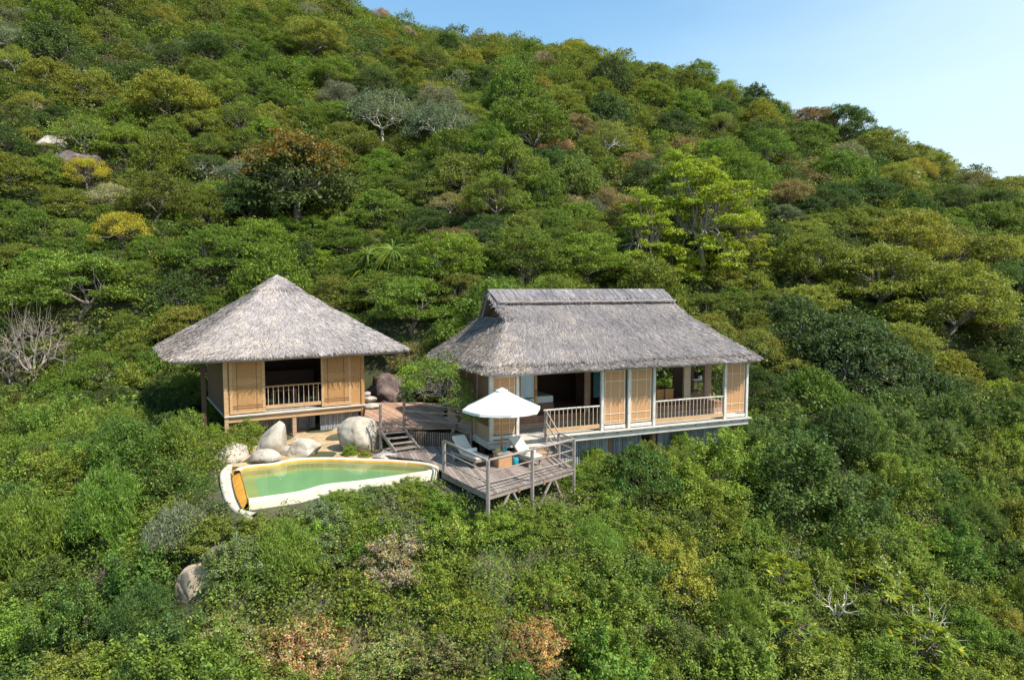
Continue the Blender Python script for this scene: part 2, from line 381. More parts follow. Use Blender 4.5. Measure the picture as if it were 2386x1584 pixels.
# the pit dug for the pool and its overflow gutter
inner_px = [(560, 1096), (565, 1088), (590, 1084), (637, 1081), (655, 1077), (672, 1072), (705, 1068), (762, 1067), (824, 1070), (897, 1072), (959, 1076), (992, 1080), (1010, 1086), (1008, 1093), (971, 1099), (897, 1110), (824, 1120), (775, 1124), (745, 1129), (722, 1136), (700, 1143), (652, 1150), (578, 1160)]
PIT = [P(a, b, -.62)[:2] for a, b in inner_px] + [P(a, b, -1.05)[:2] for a, b in [(572, 1184), (553, 1186), (534, 1158), (525, 1125), (522, 1098), (541, 1090)]]
PIT = np.array(PIT)
def in_poly(x, y, poly):
    ins = np.zeros(np.shape(x), bool); a = poly; b = np.roll(poly, -1, 0)
    for (x0, y0_), (x1, y1) in zip(a, b):
        c = (y0_ > y) != (y1 > y); ins ^= c & (x < (x1 - x0) * (y - y0_) / (y1 - y0_ + 1e-12) + x0)
    return ins
Z[in_poly(X, Y, PIT)] = -2.8
ny_, nx_ = X.shape
V = np.stack([X, Y, Z], -1).reshape(-1, 3)
ii = np.arange(nx_ * ny_).reshape(ny_, nx_)
Fq = np.stack([ii[:-1, :-1], ii[:-1, 1:], ii[1:, 1:], ii[1:, :-1]], -1).reshape(-1, 4)
me = np_mesh('hillside', V, Fq, MT['ground']); me.polygons.foreach_set('use_smooth', [True] * len(Fq))
link('hillside', me, kind='structure')
def ZAT(xy, py):
    k = (792 - py) / F; c, s = math.cos(TH), math.sin(TH)
    return 6.2 + xy[1] * (k * c - s) / (c + k * s)
def VU(px, v, z=1.0):
    lo, hi = -5.0, 20.0
    for _ in range(40):
        m = (lo + hi) / 2
        if Q(VW(m, v, z))[0] < px: lo = m
        else: hi = m
    return lo
def vloc(p):
    d = np.asarray(p) - VO; return np.array([d @ ve, d @ vn, d[2]])
def hloc(p):
    d = (np.asarray(p) - HO) / HK; return np.array([d @ he, d @ hn, d[2]])

# ------------------------------------------------------------------ thatch
def grid_quads(n, m, closed, off=0):
    i = np.arange(n * m).reshape(n, m) + off
    if closed: i = np.concatenate([i, i[:, :1]], 1)
    return np.stack([i[:-1, :-1], i[:-1, 1:], i[1:, 1:], i[1:, :-1]], -1).reshape(-1, 4)
def straws(G, closed, n, colfn, L=(0.18, 0.45), Wd=(0.010, 0.026), lift=0.014, spread=0.30, rng=RNG):
    """thin straw blades lying down the slope of grid G[i (eave->top), j]"""
    A = G
    if closed: A = np.concatenate([G, G[:, :1]], 1)
    p00 = A[:-1, :-1].reshape(-1, 3); p01 = A[:-1, 1:].reshape(-1, 3); p10 = A[1:, :-1].reshape(-1, 3); p11 = A[1:, 1:].reshape(-1, 3)
    ar = np.linalg.norm(np.cross(p01 - p00, p10 - p00), axis=1) + np.linalg.norm(np.cross(p01 - p11, p10 - p11), axis=1)
    k = rng.choice(len(ar), n, p=ar / ar.sum()); a = rng.random((n, 1)); b = rng.random((n, 1))
    p = p00[k] * (1 - a) * (1 - b) + p01[k] * a * (1 - b) + p10[k] * (1 - a) * b + p11[k] * a * b
    dn = (p00[k] + p01[k] - p10[k] - p11[k]); dn /= np.linalg.norm(dn, axis=1, keepdims=True) + 1e-9
    sd = (p01[k] - p00[k]) + (p11[k] - p10[k]); sd /= np.linalg.norm(sd, axis=1, keepdims=True) + 1e-9
    nr = np.cross(sd, -dn); nr /= np.linalg.norm(nr, axis=1, keepdims=True) + 1e-9
    nr *= np.sign(nr[:, 2:3] + 1e-6)
    an = rng.normal(0, spread, (n, 1)); d = dn * np.cos(an) + sd * np.sin(an); s = np.cross(nr, d)
    l = rng.uniform(*L, (n, 1)); w = rng.uniform(*Wd, (n, 1)); lf = np.abs(rng.normal(0, lift, (n, 1)))
    q = p + d * l + nr * (0.012 + lf)
    p0 = p + nr * 0.008
    roll = nr * rng.normal(0, .6, (n, 1)) * w
    V = np.stack([p0 - s * w * .5, p0 + s * w * .5 + roll * .5, q + s * w * .3 + roll * .5, q - s * w * .3], 1).reshape(-1, 3)
    return V, np.arange(4 * n).reshape(n, 4), colfn(p, rng)
def thatch_col(p, rng, base=(0.40, 0.365, 0.355), var=0.27, warm=None):
    n = len(p); c = np.array(base) * np.clip(rng.normal(1, var, (n, 1)), .30, 2.0)
    w = rng.random(n) < (0.10 if warm is None else warm(p) * .7)
    c[w] = np.array((0.50, 0.42, 0.32)) * np.clip(rng.normal(1, .28, (w.sum(), 1)), .4, 1.6)
    k = rng.random(n) < 0.025; c[k] = np.array((0.10, 0.085, 0.08))
    return np.clip(c, 0.02, 0.92)
def merge(parts):
    V = []; Fs = []; C = []; o = 0
    for v, f, c in parts:
        V.append(v); Fs.append(f + o); C.append(c); o += len(v)
    return np.concatenate(V), np.concatenate(Fs), np.concatenate(C)
def rect_ring(u0, v0, u1, v1, n, m):
    r = []
    for k in range(n): r.append((u0 + (u1 - u0) * k / n, v0))
    for k in range(m): r.append((u1, v0 + (v1 - v0) * k / m))
    for k in range(n): r.append((u1 + (u0 - u1) * k / n, v1))
    for k in range(m): r.append((u0, v1 + (v0 - v1) * k / m))
    return np.array(r)
def wob(P3, amp, f=0.9):
    o = np.array([mnoise.noise(Vector(p) * f) for p in P3]); P3 = P3.copy(); P3[:, 2] += o * amp; return P3

MT['brownrail'] = wood('brown_rail_timber', (0.23, 0.165, 0.135), (4, 4, 4), 0.3)
MT['dkbrown'] = wood('dark_brown_boards', (0.17, 0.085, 0.05), (2, 2, 14), 0.4)  # dark brown; on the villa end shutters it includes painted shade
# =================================================================== SQUARE HUT
hut = empty('thatched_hut', HO, HA, HK, label='small square timber hut with a pyramid thatched roof beside the pool', cat='hut')
def hut_roof():
    n, m = 40, 36; rings = []
    E = rect_ring(-2.4, -1.0, 9.2, 9.5, n, m); ap = np.array([3.4, 4.25])
    # round the corners a little
    c0 = np.array([3.4, 4.25]); dd = E - c0
    k = np.abs(dd[:, 0] / 5.8) ** 14 + np.abs(dd[:, 1] / 5.25) ** 14
    E = c0 + dd * (0.995 / np.maximum(k, 1) ** (1 / 14))[:, None]
    def ring(s, z, noise=.05):
        R = E + (ap - E) * s
        return wob(np.column_stack([R, np.full(len(R), z)]), noise)
    top = [ring(s, 2.98 + 3.82 * (0.93 * s + 0.07 * s * s)) for s in np.linspace(0, 0.985, 22)]
    G = np.array(top)
    under = [ring(0.10, 2.82, .05), ring(0.004, 2.68, .05), ring(-0.012, 2.82, .06)]
    A = np.array(under + top)
    V1 = A.reshape(-1, 3); F1 = grid_quads(A.shape[0], A.shape[1], True)
    base = np.tile(np.array([[.31, .285, .275]]), (len(F1), 1))
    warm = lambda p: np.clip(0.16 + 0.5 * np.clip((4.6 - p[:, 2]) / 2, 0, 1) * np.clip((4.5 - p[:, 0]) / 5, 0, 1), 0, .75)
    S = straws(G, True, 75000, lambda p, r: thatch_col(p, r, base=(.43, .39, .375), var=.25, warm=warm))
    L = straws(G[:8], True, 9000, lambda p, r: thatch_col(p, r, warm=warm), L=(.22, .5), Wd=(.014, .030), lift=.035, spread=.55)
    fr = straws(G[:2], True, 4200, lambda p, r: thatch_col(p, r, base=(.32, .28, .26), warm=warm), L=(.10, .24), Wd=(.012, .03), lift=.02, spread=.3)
    return merge([(V1, F1, base), S, L, fr])
V_, F_, C_ = hut_roof()
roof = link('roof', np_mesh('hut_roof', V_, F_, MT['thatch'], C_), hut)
def cone_cap(apex, r, h, n=28):
    rings = []
    for s in np.linspace(0, 1, 6):
        a = np.linspace(0, 2 * np.pi, n, endpoint=False); rr = r * (1 - s) + .04
        sq = 1 / np.maximum(np.abs(np.cos(a)), np.abs(np.sin(a))) ** .7
        rings.append(np.column_stack([apex[0] + rr * 1.1 * np.cos(a) * sq, apex[1] + rr * np.sin(a) * sq, np.full(n, apex[2] + h * s)]))
    G = np.array(rings); F1 = grid_quads(6, n, True)
    S = straws(G, True, 1500, lambda p, r_: thatch_col(p, r_, base=(.43, .39, .37)), L=(.3, .5), lift=.03)
    return merge([(G.reshape(-1, 3), F1, np.tile([[.36, .33, .32]], (len(F1), 1))), S])
link('roof_cap', np_mesh('hut_roof_cap', *cone_cap((3.4, 4.25, 6.22), .88, .68)[:2], MT['thatch'], cone_cap((3.4, 4.25, 6.22), .88, .68)[2]), roof)

HG = -1.22 / HK   # ground below the hut floor, local
MB().box((-.12, -.16, -.075), (6.95, 6.9, 0)).build('floor', MT['paleh'], hut, bevel=.01)
MB().box((.06, -.05, -.36), (6.73, .10, -.078)).build('edge_beam', MT['goldh'], hut, bevel=.012)
for u, b in ((-.02, HG - .3), (6.78, HG - .3)):
    MB().box((u - .09, -.09, b), (u + .09, .09, 2.85)).build('post', MT['goldh'] if u < 1 else MT['gold'], hut, bevel=.012)
MB().box((3.10, -.01, HG - .3), (3.30, .19, -.365)).build('stump', MT['brownh'], hut, bevel=.01)
MB().box((-1.0, .75, HG - .3), (-.8, .95, 2.9)).build('post', MT['dark'], hut)
def lattice_panel(parent, u0, u1, z0, z1, v, infill, strip, hs, vs_, name='shutter', fw=.10, th=.06, lmat=None):
    pn = MB().box((u0 + fw, v + .012, z0 + fw), (u1 - fw, v + th - .012, z1 - fw)).build(name, infill, parent)
    f = MB()
    f.box((u0, v, z0), (u0 + fw, v + th, z1)); f.box((u1 - fw, v, z0), (u1, v + th, z1))
    f.box((u0 + fw, v, z0), (u1 - fw, v + th, z0 + fw)); f.box((u0 + fw, v, z1 - fw), (u1 - fw, v + th, z1))
    f.build('frame', strip, pn, bevel=.006)
    l = MB()
    for x in vs_:
        xx = u0 + (u1 - u0) * x; l.box((xx - .012, v - .006, z0 + fw), (xx + .012, v + .014, z1 - fw), .12)
    for y in hs:
        zz = z0 + (z1 - z0) * y; l.box((u0 + fw, v - .009, zz - .012), (u1 - fw, v + .013, zz + .012), .12)
    l.build('lattice', lmat or strip, pn)
    return pn
# hut shutters: wide frames, woven squares set in
def hut_shutter(u0, u1):
    pn = lattice_panel(hut, u0, u1, .05, 2.8, -.02, MT['gold'], MT['goldh'], (.10, .14), (.21, .76), fw=.13, lmat=MT['dkbrown'])
    w = (u1 - u0)
    for za, zb in ((.50, 1.38), (1.80, 2.52)):
        MB().box((u0 + w * .23, -.017, za), (u0 + w * .74, .0, zb)).build('woven_square', MT['weave'], pn)
    b = MB(); b.box((u0 + w * .10, -.024, 1.45), (u0 + w * .90, -.002, 1.74), .06); b.build('cross_board', MT['gold'], pn)
hut_shutter(.16, 1.82); hut_shutter(4.60, 6.16)
MB().box((6.16, .0, 0.002), (6.69, .06, 2.82)).build('wall_board', MT['gold'], hut)
MB().box((.07, .05, 0.002), (.158, .09, 2.82)).build('wall_board', MT['gold'], hut)
def balustrade(parent, u0, u1, v, z0, z1, step, mtop, mbal, mbot, h0=.16, r=.016):
    top = MB().tube([(u0, v, z1), ((u0 + u1) / 2, v, z1 + .01), (u1, v, z1)], .038, 8).build('balustrade', mtop, parent)
    MB().box((u0, v - .03, z0), (u1, v + .03, z0 + h0)).build('bottom_rail', mbot, top, bevel=.008)
    n = max(2, int(round((u1 - u0) / step))); first = None
    for k in range(n):
        u = u0 + (u1 - u0) * (k + .5) / n
        if first is None:
            first = MB().tube([(0, 0, z0 + h0 - .01), (.006, 0, (z0 + z1) / 2), (0, 0, z1 - .02)], [r, r * .85, r], 6).build('baluster', mbal, top); first.location = (u, v, 0)
        else:
            c = first.copy(); COL.objects.link(c); c.parent = top; c.location = (u, v, 0); c.rotation_euler = (0, 0, k * 1.7)
    return top
balustrade(hut, 1.84, 4.58, .06, .16, 1.27, .24, MT['gold'], MT['rail'], MT['goldh'], .18)
# shell
MB().box((-.05, .2, .002), (.03, 6.6, 2.85)).build('side_wall', MT['dkbrown'], hut)
MB().box((6.73, .12, .002), (6.8, 6.6, 2.85)).build('side_wall', MT['gold'], hut)
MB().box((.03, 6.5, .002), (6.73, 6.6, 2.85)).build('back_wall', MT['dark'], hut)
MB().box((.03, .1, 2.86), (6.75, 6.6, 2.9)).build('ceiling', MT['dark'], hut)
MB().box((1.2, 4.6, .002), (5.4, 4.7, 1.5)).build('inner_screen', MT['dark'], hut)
def canes(u0, u1, z0f, z1, v, parent, name, r=.045, slope=0):
    m = MB(); u = u0; rr = random.Random(int(u0 * 97))
    while u < u1:
        q = r * rr.uniform(.8, 1.1); zb = z0f + slope * (u - u0) + rr.uniform(-.05, .05)
        m.tube([(u + q, v + rr.uniform(-.012, .012), zb), (u + q, v + rr.uniform(-.012, .012), z1)], q, 6, rr.uniform(-.35, .25), caps=False); u += 2 * q + .004
    return m.build(name, MT['bamboo'], parent, smooth=True)
canes(.1, 4.55, HG - .1, -.10, 1.5, hut, 'bamboo_skirt')
canes(4.6, 6.62, HG - .1, -.10, .42, hut, 'bamboo_skirt')
# small boarding steps from the terrace to the hut
st = empty('boarding_steps', HW(6.95, 1.0, 0), HA, label='low wooden boarding steps against the hut wall by the terrace', cat='steps')
for k, (a, z) in enumerate(((0.05, -.13), (.42, -.30))):
    MB().box((a, 0, z - .05), (a + .36, 1.25, z)).build('tread', MT['redeck'], st, bevel=.01)
for y in (0.02, 1.17): MB().box((.05, y, -.62), (.75, y + .06, -.36)).build('bearer', MT['brown'], st)

# furniture inside the hut
tb = empty('dining_table', HW(3.2, 2.4, 0), HA, label='dark wooden dining table behind the hut balustrade', cat='table')
MB().box((-.6, -.5, .70), (.6, .5, .75)).build('tabletop', MT['brown'], tb, bevel=.01)
for x in (-.52, .52):
    for y in (-.42, .42): MB().box((x - .04, y - .04, 0), (x + .04, y + .04, .70)).build('leg', MT['brown'], tb)
def chair(loc, rz, label):
    c = empty('dining_chair', loc, rz, label=label, cat='chair', group='dining chairs in the hut')
    MB().box((-.24, -.24, .38), (.24, .24, .42)).build('seat', MT['brown'], c)
    MB().box((-.22, -.22, .422), (.22, .22, .50)).build('cushion', MT['green'], c, bevel=.03)
    bk = MB(); bk.box((-.24, .20, .42), (-.20, .24, .98)); bk.box((.20, .20, .42), (.24, .24, .98))
    for z in (.55, .72, .90): bk.box((-.20, .205, z), (.20, .235, z + .06))
    bk.build('backrest', MT['brown'], c)
    for x in (-.21, .21):
        for y in (-.21, .21): MB().box((x - .025, y - .025, 0), (x + .025, y + .025, .38)).build('leg', MT['brown'], c)
    return c
chair(HW(2.12, .95, 0), HA + 1.57, 'green cushioned wooden chair behind the hut balustrade, nearest the creeper-hung corner post')
chair(HW(4.32, .95, 0), HA - 1.57, 'green cushioned wooden chair behind the hut balustrade, at its end towards the villa')
bpy.context.view_layer.update()

# =================================================================== VILLA
villa = empty('thatched_villa', VO, VA, label='long timber villa with a hip-and-gable thatched roof and open veranda', cat='villa')
def villa_roof():
    n, m = 56, 32
    e = (-.5, -.8, 13.5, 7.6); g = (1.55, 2.0, 11.2, 5.2)
    E = rect_ring(*e, n, m); T = rect_ring(*g, n, m)
    c0 = np.array([6.5, 3.4]); dd = E - c0; k = np.abs(dd[:, 0] / 7) ** 22 + np.abs(dd[:, 1] / 4.2) ** 22
    E = c0 + dd * (1.0 / np.maximum(k, 1) ** (1 / 22))[:, None]
    def ring(s, z, amp=.05): return wob(np.column_stack([E + (T - E) * s, np.full(len(E), z)]), amp)
    zf = lambda s: 3.0 + 1.85 * (0.86 * s + 0.14 * s * s)
    low = [ring(s, zf(s) - .11) for s in (0, .07, .14)]
    up = [ring(s, zf(s)) for s in [.125] + list(np.linspace(.16, 1, 14))]
    under = [ring(.12, 2.86), ring(.01, 2.70, .05), ring(-.012, 2.80, .06)]
    A = np.array(under + low + up); G = np.array(up); GL = np.array(low)
    V1 = A.reshape(-1, 3); F1 = grid_quads(A.shape[0], A.shape[1], True)
    base = np.tile([[.30, .275, .27]], (len(F1), 1))
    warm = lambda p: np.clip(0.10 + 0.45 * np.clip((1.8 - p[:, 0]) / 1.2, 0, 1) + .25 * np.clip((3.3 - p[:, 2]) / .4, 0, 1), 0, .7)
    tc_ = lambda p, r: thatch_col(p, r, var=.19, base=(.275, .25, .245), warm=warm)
    parts = [(V1, F1, base), straws(G, True, 75000, tc_), straws(GL, True, 14000, tc_, L=(.16, .36), Wd=(.012, .03), lift=.04, spread=.45),
             straws(GL[:2], True, 4200, tc_, L=(.08, .22), lift=.02, spread=.3)]
    # upper gable slopes
    for sgn in (1, -1):
        us = np.linspace(0, 1, 44); ss = np.linspace(0, 1, 12)
        GG = np.zeros((12, 44, 3))
        for i, s in enumerate(ss):
            vv = 2.0 + (3.55 - 2.0) * s if sgn > 0 else 5.1 - (5.1 - 3.55) * s
            z = 4.84 + 1.23 * (s - .05 * math.sin(math.pi * s))
            u0 = 1.50 + (1.24 - 1.50) * s; u1 = 11.2 + (10.76 - 11.2) * s
            GG[i] = np.column_stack([u0 + (u1 - u0) * us, np.full(44, vv), np.full(44, z)])
        GG = wob(GG.reshape(-1, 3), .03).reshape(12, 44, 3)
        B = GG.copy(); B[..., 2] -= .26
        parts.append((GG.reshape(-1, 3), grid_quads(12, 44, False), np.tile([[.30, .275, .27]], (11 * 43, 1))))
        parts.append((B.reshape(-1, 3), grid_quads(12, 44, False), np.tile([[.16, .14, .13]], (11 * 43, 1))))
        for j in (0, -1):
            edge = np.stack([GG[:, j], B[:, j]], 1); parts.append((edge.reshape(-1, 3), grid_quads(12, 2, False), np.tile([[.22, .2, .2]], (11, 1))))
        if sgn > 0: parts.append(straws(GG, False, 20000, tc_))
        st_ = np.stack([GG[:, 0], GG[:, 0] + np.array([.16, 0, .03])], 1); parts.append(straws(st_, False, 700, lambda p, r: thatch_col(p, r, base=(.25, .23, .23)), L=(.2, .4), lift=.04, spread=.5))
    return merge(parts)
V_, F_, C_ = villa_roof()
vroof = link('roof', np_mesh('villa_roof', V_, F_, MT['thatch'], C_), villa)
# gable wall inset
for u in (1.72, 10.7):
    MB().add([(u, 2.2, 4.75), (u, 4.95, 4.75), (u, 3.55, 5.80), (u + .06, 2.2, 4.75), (u + .06, 4.95, 4.75), (u + .06, 3.55, 5.80)], [(0, 1, 2), (3, 5, 4), (0, 3, 4, 1), (1, 4, 5, 2), (2, 5, 3, 0)]).build('gable_wall', MT['dark'], vroof)
def ridge_cap():
    parts = []
    for sgn in (1, -1):
        us = np.linspace(0, 1, 50); GG = np.zeros((6, 50, 3))
        for i, s in enumerate(np.linspace(0, 1, 6)):
            vv = 3.55 - sgn * .80 * (1 - s); z = 5.475 + .655 * (s ** .9)
            GG[i] = np.column_stack([(1.46 - .24 * s) + ((10.98 - .20 * s) - (1.46 - .24 * s)) * us, np.full(50, vv), np.full(50, z)])
        parts.append((GG.reshape(-1, 3), grid_quads(6, 50, False), np.tile([[.22, .205, .21]], (5 * 49, 1))))
        parts.append(straws(GG[3:], False, 2600, lambda p, r: thatch_col(p, r, base=(.265, .245, .25), var=.24, warm=lambda q: np.full(len(q), .03)), L=(.45, .8), Wd=(.02, .05), lift=.012, spread=.07))
    return merge(parts)
V_, F_, C_ = ridge_cap()
rc = link('ridge_cap', np_mesh('villa_ridge_cap', V_, F_, MT['thatch'], C_), vroof)
bp = MB(); pts = [(1.44 + (10.98 - 1.44) * k / 16, 3.55 - .86, 5.56 + random.uniform(-.012, .012)) for k in range(17)]
bp.tube(pts, .035, 8); bp.build('binding_pole', MT['barkr'], rc)

# deck, beams
MB().box((-.22, -.20, -.065), (13.36, 5.75, 0)).build('floor', MT['paleh'], villa, bevel=.01)
fb = MB(); fb.box((-.12, -.08, -.34), (13.26, .0, -.068)); fb.box((-.12, .001, -.34), (-.04, 5.6, -.068)); fb.box((13.18, .001, -.34), (13.26, 5.6, -.068))
fb.build('edge_beam', MT['paleh'], villa, bevel=.008)
jt = None
for k in range(19):
    if jt is None: jt = MB().box((-.03, -.125, -.15), (.03, -.082, -.07)).build('joist_end', MT['brownh'], villa); jq = jt
    else: jq = jt.copy(); COL.objects.link(jq)
    jq.parent = villa; jq.location = (.33 + k * .70, 0, 0)
for u in (0.0, 1.16, 5.17, 6.53, 7.85, 11.85, 13.15):
    MB().box((u - .065, -.075, .001), (u + .065, .065, 2.92)).build('post', MT['pale'], villa, bevel=.01)
MB().box((-.1, .07, 2.58), (13.2, .17, 2.86)).build('eave_beam', MT['brown'], villa)
for (a, b) in ((.09, 1.07), (5.30, 6.34), (6.64, 7.72), (11.95, 13.05)):
    pn = lattice_panel(villa, a, b, .24, 2.60, .0, MT['weave2'], MT['rail'], (.05, .19, .80), (.30, .74), name='bamboo_shutter', fw=.045, th=.05)
    MB().box((a - .02, -.04, .04), (b + .02, .05, .19)).build('sill', MT['pale'], pn, bevel=.01)
    MB().box((b - .01, .02, .2), (b + .05, .07, 2.6)).build('jamb', MT['brown'], pn)
balustrade(villa, 2.36, 5.05, .0, .12, 1.08, .215, MT['paleh'], MT['rail'], MT['goldh'], .17)
balustrade(villa, 7.93, 11.78, .0, .12, 1.08, .205, MT['paleh'], MT['rail'], MT['goldh'], .17)
# raised inner platform with plank dado
pf = MB(); pf.box((.05, 1.5, .002), (13.1, 5.6, .24)); pf.build('platform', MT['brownh'], villa)
dd = MB(); x = .06
while x < 13.05:
    dd.box((x, 1.53, .242), (min(x + .17, 13.08), 1.56, .50), random.uniform(-.25, .15)); x += .176
dd.build('dado', MT['brown'], villa)
MB().box((.05, 1.5, .502), (13.1, 5.6, .545)).build('platform_floor', MT['floor'], villa)
# left end wall (brown shutters, colour darkened for the wall's shade, above a low boarded band)
MB().box((-.06, .07, .0021), (.0, 5.55, .55)).build('side_wall', MT['brownh'], villa)
for k in range(4): MB().box((-.03, .12 + k * 1.36, .56), (.01, 1.42 + k * 1.36, 2.7)).build('side_shutter', MT['dkbrown'], villa)
for k in range(5): MB().box((-.07, .055 + k * 1.36, .552), (.03, .115 + k * 1.36, 2.86)).build('side_post', MT['brownh'], villa)
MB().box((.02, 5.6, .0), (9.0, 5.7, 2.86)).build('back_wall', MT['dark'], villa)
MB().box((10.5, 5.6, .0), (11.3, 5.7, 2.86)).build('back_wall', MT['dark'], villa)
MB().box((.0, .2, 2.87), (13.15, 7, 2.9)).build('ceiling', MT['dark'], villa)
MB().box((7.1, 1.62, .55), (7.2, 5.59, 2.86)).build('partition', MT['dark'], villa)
# inner posts and wall strips
ui = VU(1369, 1.6); MB().box((ui - .13, 1.57, .55), (ui + .13, 1.70, 2.86)).build('inner_post', MT['brownh'], villa)
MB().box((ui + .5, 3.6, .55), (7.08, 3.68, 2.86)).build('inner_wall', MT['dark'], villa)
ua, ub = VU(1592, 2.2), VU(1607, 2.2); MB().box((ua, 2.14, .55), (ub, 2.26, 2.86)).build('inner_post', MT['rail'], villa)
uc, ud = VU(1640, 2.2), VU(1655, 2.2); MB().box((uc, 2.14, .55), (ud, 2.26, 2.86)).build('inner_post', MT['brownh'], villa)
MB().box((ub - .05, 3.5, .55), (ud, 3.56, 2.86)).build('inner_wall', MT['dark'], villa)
MB().box((ub, 2.16, .55), (uc, 2.24, .90)).build('inner_wall', MT['brown'], villa)
gd = MB(); g0, g1 = VU(1210, 1.55), VU(1251, 1.55)
gd.box((g0, 1.52, .55), (g0 + .07, 1.6, 2.8)); gd.box((g1 - .13, 1.52, .55), (g1, 1.6, 2.8)); gd.box((g0 + .07, 1.52, .55), (g1 - .13, 1.6, .66)); gd.box((g0 + .07, 1.52, 2.7), (g1 - .13, 1.6, 2.8))
gdo = gd.build('glass_door', MT['gold'], villa, bevel=.006)
MB().box((g0 + .07, 1.55, .66), (g1 - .13, 1.562, 2.7)).build('pane', MT['glass'], gdo)
MB().box((g1 - .085, 1.49, 1.45), (g1 - .045, 1.518, 1.75)).build('handle', MT['dark'], gdo)
# bamboo skirt below
canes(2.4, 5.75, -2.7, -.35, .45, villa, 'bamboo_skirt')
canes(6.0, 7.6, -1.55, -.35, .62, villa, 'bamboo_skirt')
canes(8.5, 12.6, -2.2, -.35, .62, villa, 'bamboo_skirt')
for u in (2.3, 5.87, 8.2, 12.9): MB().box((u - .1, .42, -3.2), (u + .1, .62, -.35)).build('stilt', MT['brown'], villa)
for u in (.1, 13.0): MB().box((u - .08, 1.2, -2.6), (u + .08, 1.4, -.35)).build('stilt', MT['dark'], villa)

# entry steps from the lower deck to the veranda
es = empty('entry_steps', VW(1.30, -.22, 0), VA, label='pale timber entry steps from the lower deck to the veranda', cat='steps')
MB().box((-.1, -.42, -.27), (1.05, -.005, -.22)).build('tread', MT['paleh'], es, bevel=.01)
MB().box((-.1, -.84, -.49), (1.05, -.43, -.44)).build('tread', MT['brownh'], es, bevel=.01)
MB().box((-.08, -.40, -.44), (1.03, -.37, -.275)).build('riser', MT['brownh'], es)
MB().box((-.08, -.82, -.64), (1.03, -.79, -.495)).build('riser', MT['brownh'], es)

# things inside the villa
def wavy(u0, u1, z0, z1, v, name, mat, label, amp=.035, nw=7):
    m = MB(); n = 40; vs_ = []; fs = []
    for t_ in (0, .012):
        for k in range(n + 1):
            u = u0 + (u1 - u0) * k / n; a = v + amp * math.sin(k / n * nw * 2 * math.pi) + t_
            vs_ += [(u, a, z0), (u, a * 1.0, z1)]
    o = 2 * (n + 1)
    for k in range(n):
        fs += [(2 * k, 2 * k + 2, 2 * k + 3, 2 * k + 1), (o + 2 * k, o + 2 * k + 1, o + 2 * k + 3, o + 2 * k + 2)]
    m.add(vs_, fs); ob = m.build(name, mat, None, smooth=True); ob.location = VO; ob.rotation_euler = (0, 0, VA)
    tag(ob, label, 'curtain'); return ob
wavy(g0 + .08, g0 + .42, .60, 2.7, 1.72, 'curtain', MT['teal'], 'teal curtain hanging behind the glass door of the villa')
wavy(g0 + .44, g1 - .14, .60, 2.7, 1.76, 'curtain', MT['curtain'], 'grey curtain hanging behind the glass door of the villa')
uq = VU(1383, 1.75); wavy(uq, uq + .42, 1.15, 2.7, 1.75, 'curtain', MT['teal'], 'dark teal curtain bunched at the corner of the bedroom opening')
bx = VU(1279, 3.2, 1.2)
bd = empty('bed', VW(bx - 2.1, 2.6, .545), VA, label='white linen bed in the dark open bedroom', cat='bed')
MB().box((0, 0, .0), (2.05, 2.2, .34)).build('bed_base', MT['brown'], bd)
MB().box((.02, .02, .341), (2.06, 2.18, .68)).build('mattress', MT['linen'], bd, bevel=.07)
t0, t1 = VU(1527, 2.4, .9), VU(1566, 2.4, .9)
tu = empty('soaking_tub', VW(t0, 2.3, .545), VA, label='orange wicker clad soaking tub behind the veranda balustrade', cat='bathtub')
w_ = t1 - t0
tm = MB(); tm.box((0, 0, 0), (w_, .05, .62)); tm.box((0, 1.1, 0), (w_, 1.15, .62)); tm.box((0, .05, 0), (.05, 1.1, .62)); tm.box((w_ - .05, .05, 0), (w_, 1.1, .62)); tm.build('panelling', MT['tub'], tu)
rm = MB(); rm.box((-.03, -.03, .621), (w_ + .03, .09, .67)); rm.box((-.03, 1.06, .621), (w_ + .03, 1.18, .67)); rm.box((-.03, .091, .621), (.09, 1.059, .67)); rm.box((w_ - .09, .091, .621), (w_ + .03, 1.059, .67)); rm.build('rim', MT['gold'], tu)
MB().box((.06, .06, .05), (w_ - .06, 1.09, .12)).build('basin', MT['porcelain'], tu)
tap = MB().tube([(w_ * .42, -.1, 0), (w_ * .42, -.1, 1.05), (w_ * .36, -.1, 1.12), (w_ * .26, -.1, 1.10)], .022, 8).build('tub_tap', MT['black'])
tap.location = VW(t0, 2.3, .545); tap.rotation_euler = (0, 0, VA); tag(tap, 'tall dark floor tap standing beside the wicker tub', 'tap')
s0, s1 = VU(1612, 2.9, 1), VU(1636, 2.9, 1)
sh = empty('wash_shelf', VW(s0, 2.75, .545), VA, label='dark wooden wash shelf between the two inner posts', cat='shelf')
for z in (.35, .85): MB().box((0, 0, z), (s1 - s0, .4, z + .04)).build('shelf_board', MT['brown'], sh)
for x in (0, s1 - s0 - .05): MB().box((x, .40, 0), (x + .05, .45, 1.0)).build('leg', MT['brown'], sh)
bw = MB().lathe([(.03, 0), (.10, .02), (.13, .09), (.12, .10), (.10, .05)], 18).build('bowl', MT['porcelain'], None, True, label='white porcelain bowl on the lower board of the wash shelf', cat='bowl'); bw.location = VW(s0 + .42, 2.9, .545 + .391)
cn = MB().lathe([(.10, 0), (.11, .02), (.11, .22), (.09, .24)], 18).build('canister', MT['porcelain'], None, True, label='pale square-shouldered canister on the upper board of the wash shelf', cat='canister'); cn.location = VW(s0 + .50, 2.9, .545 + .891)
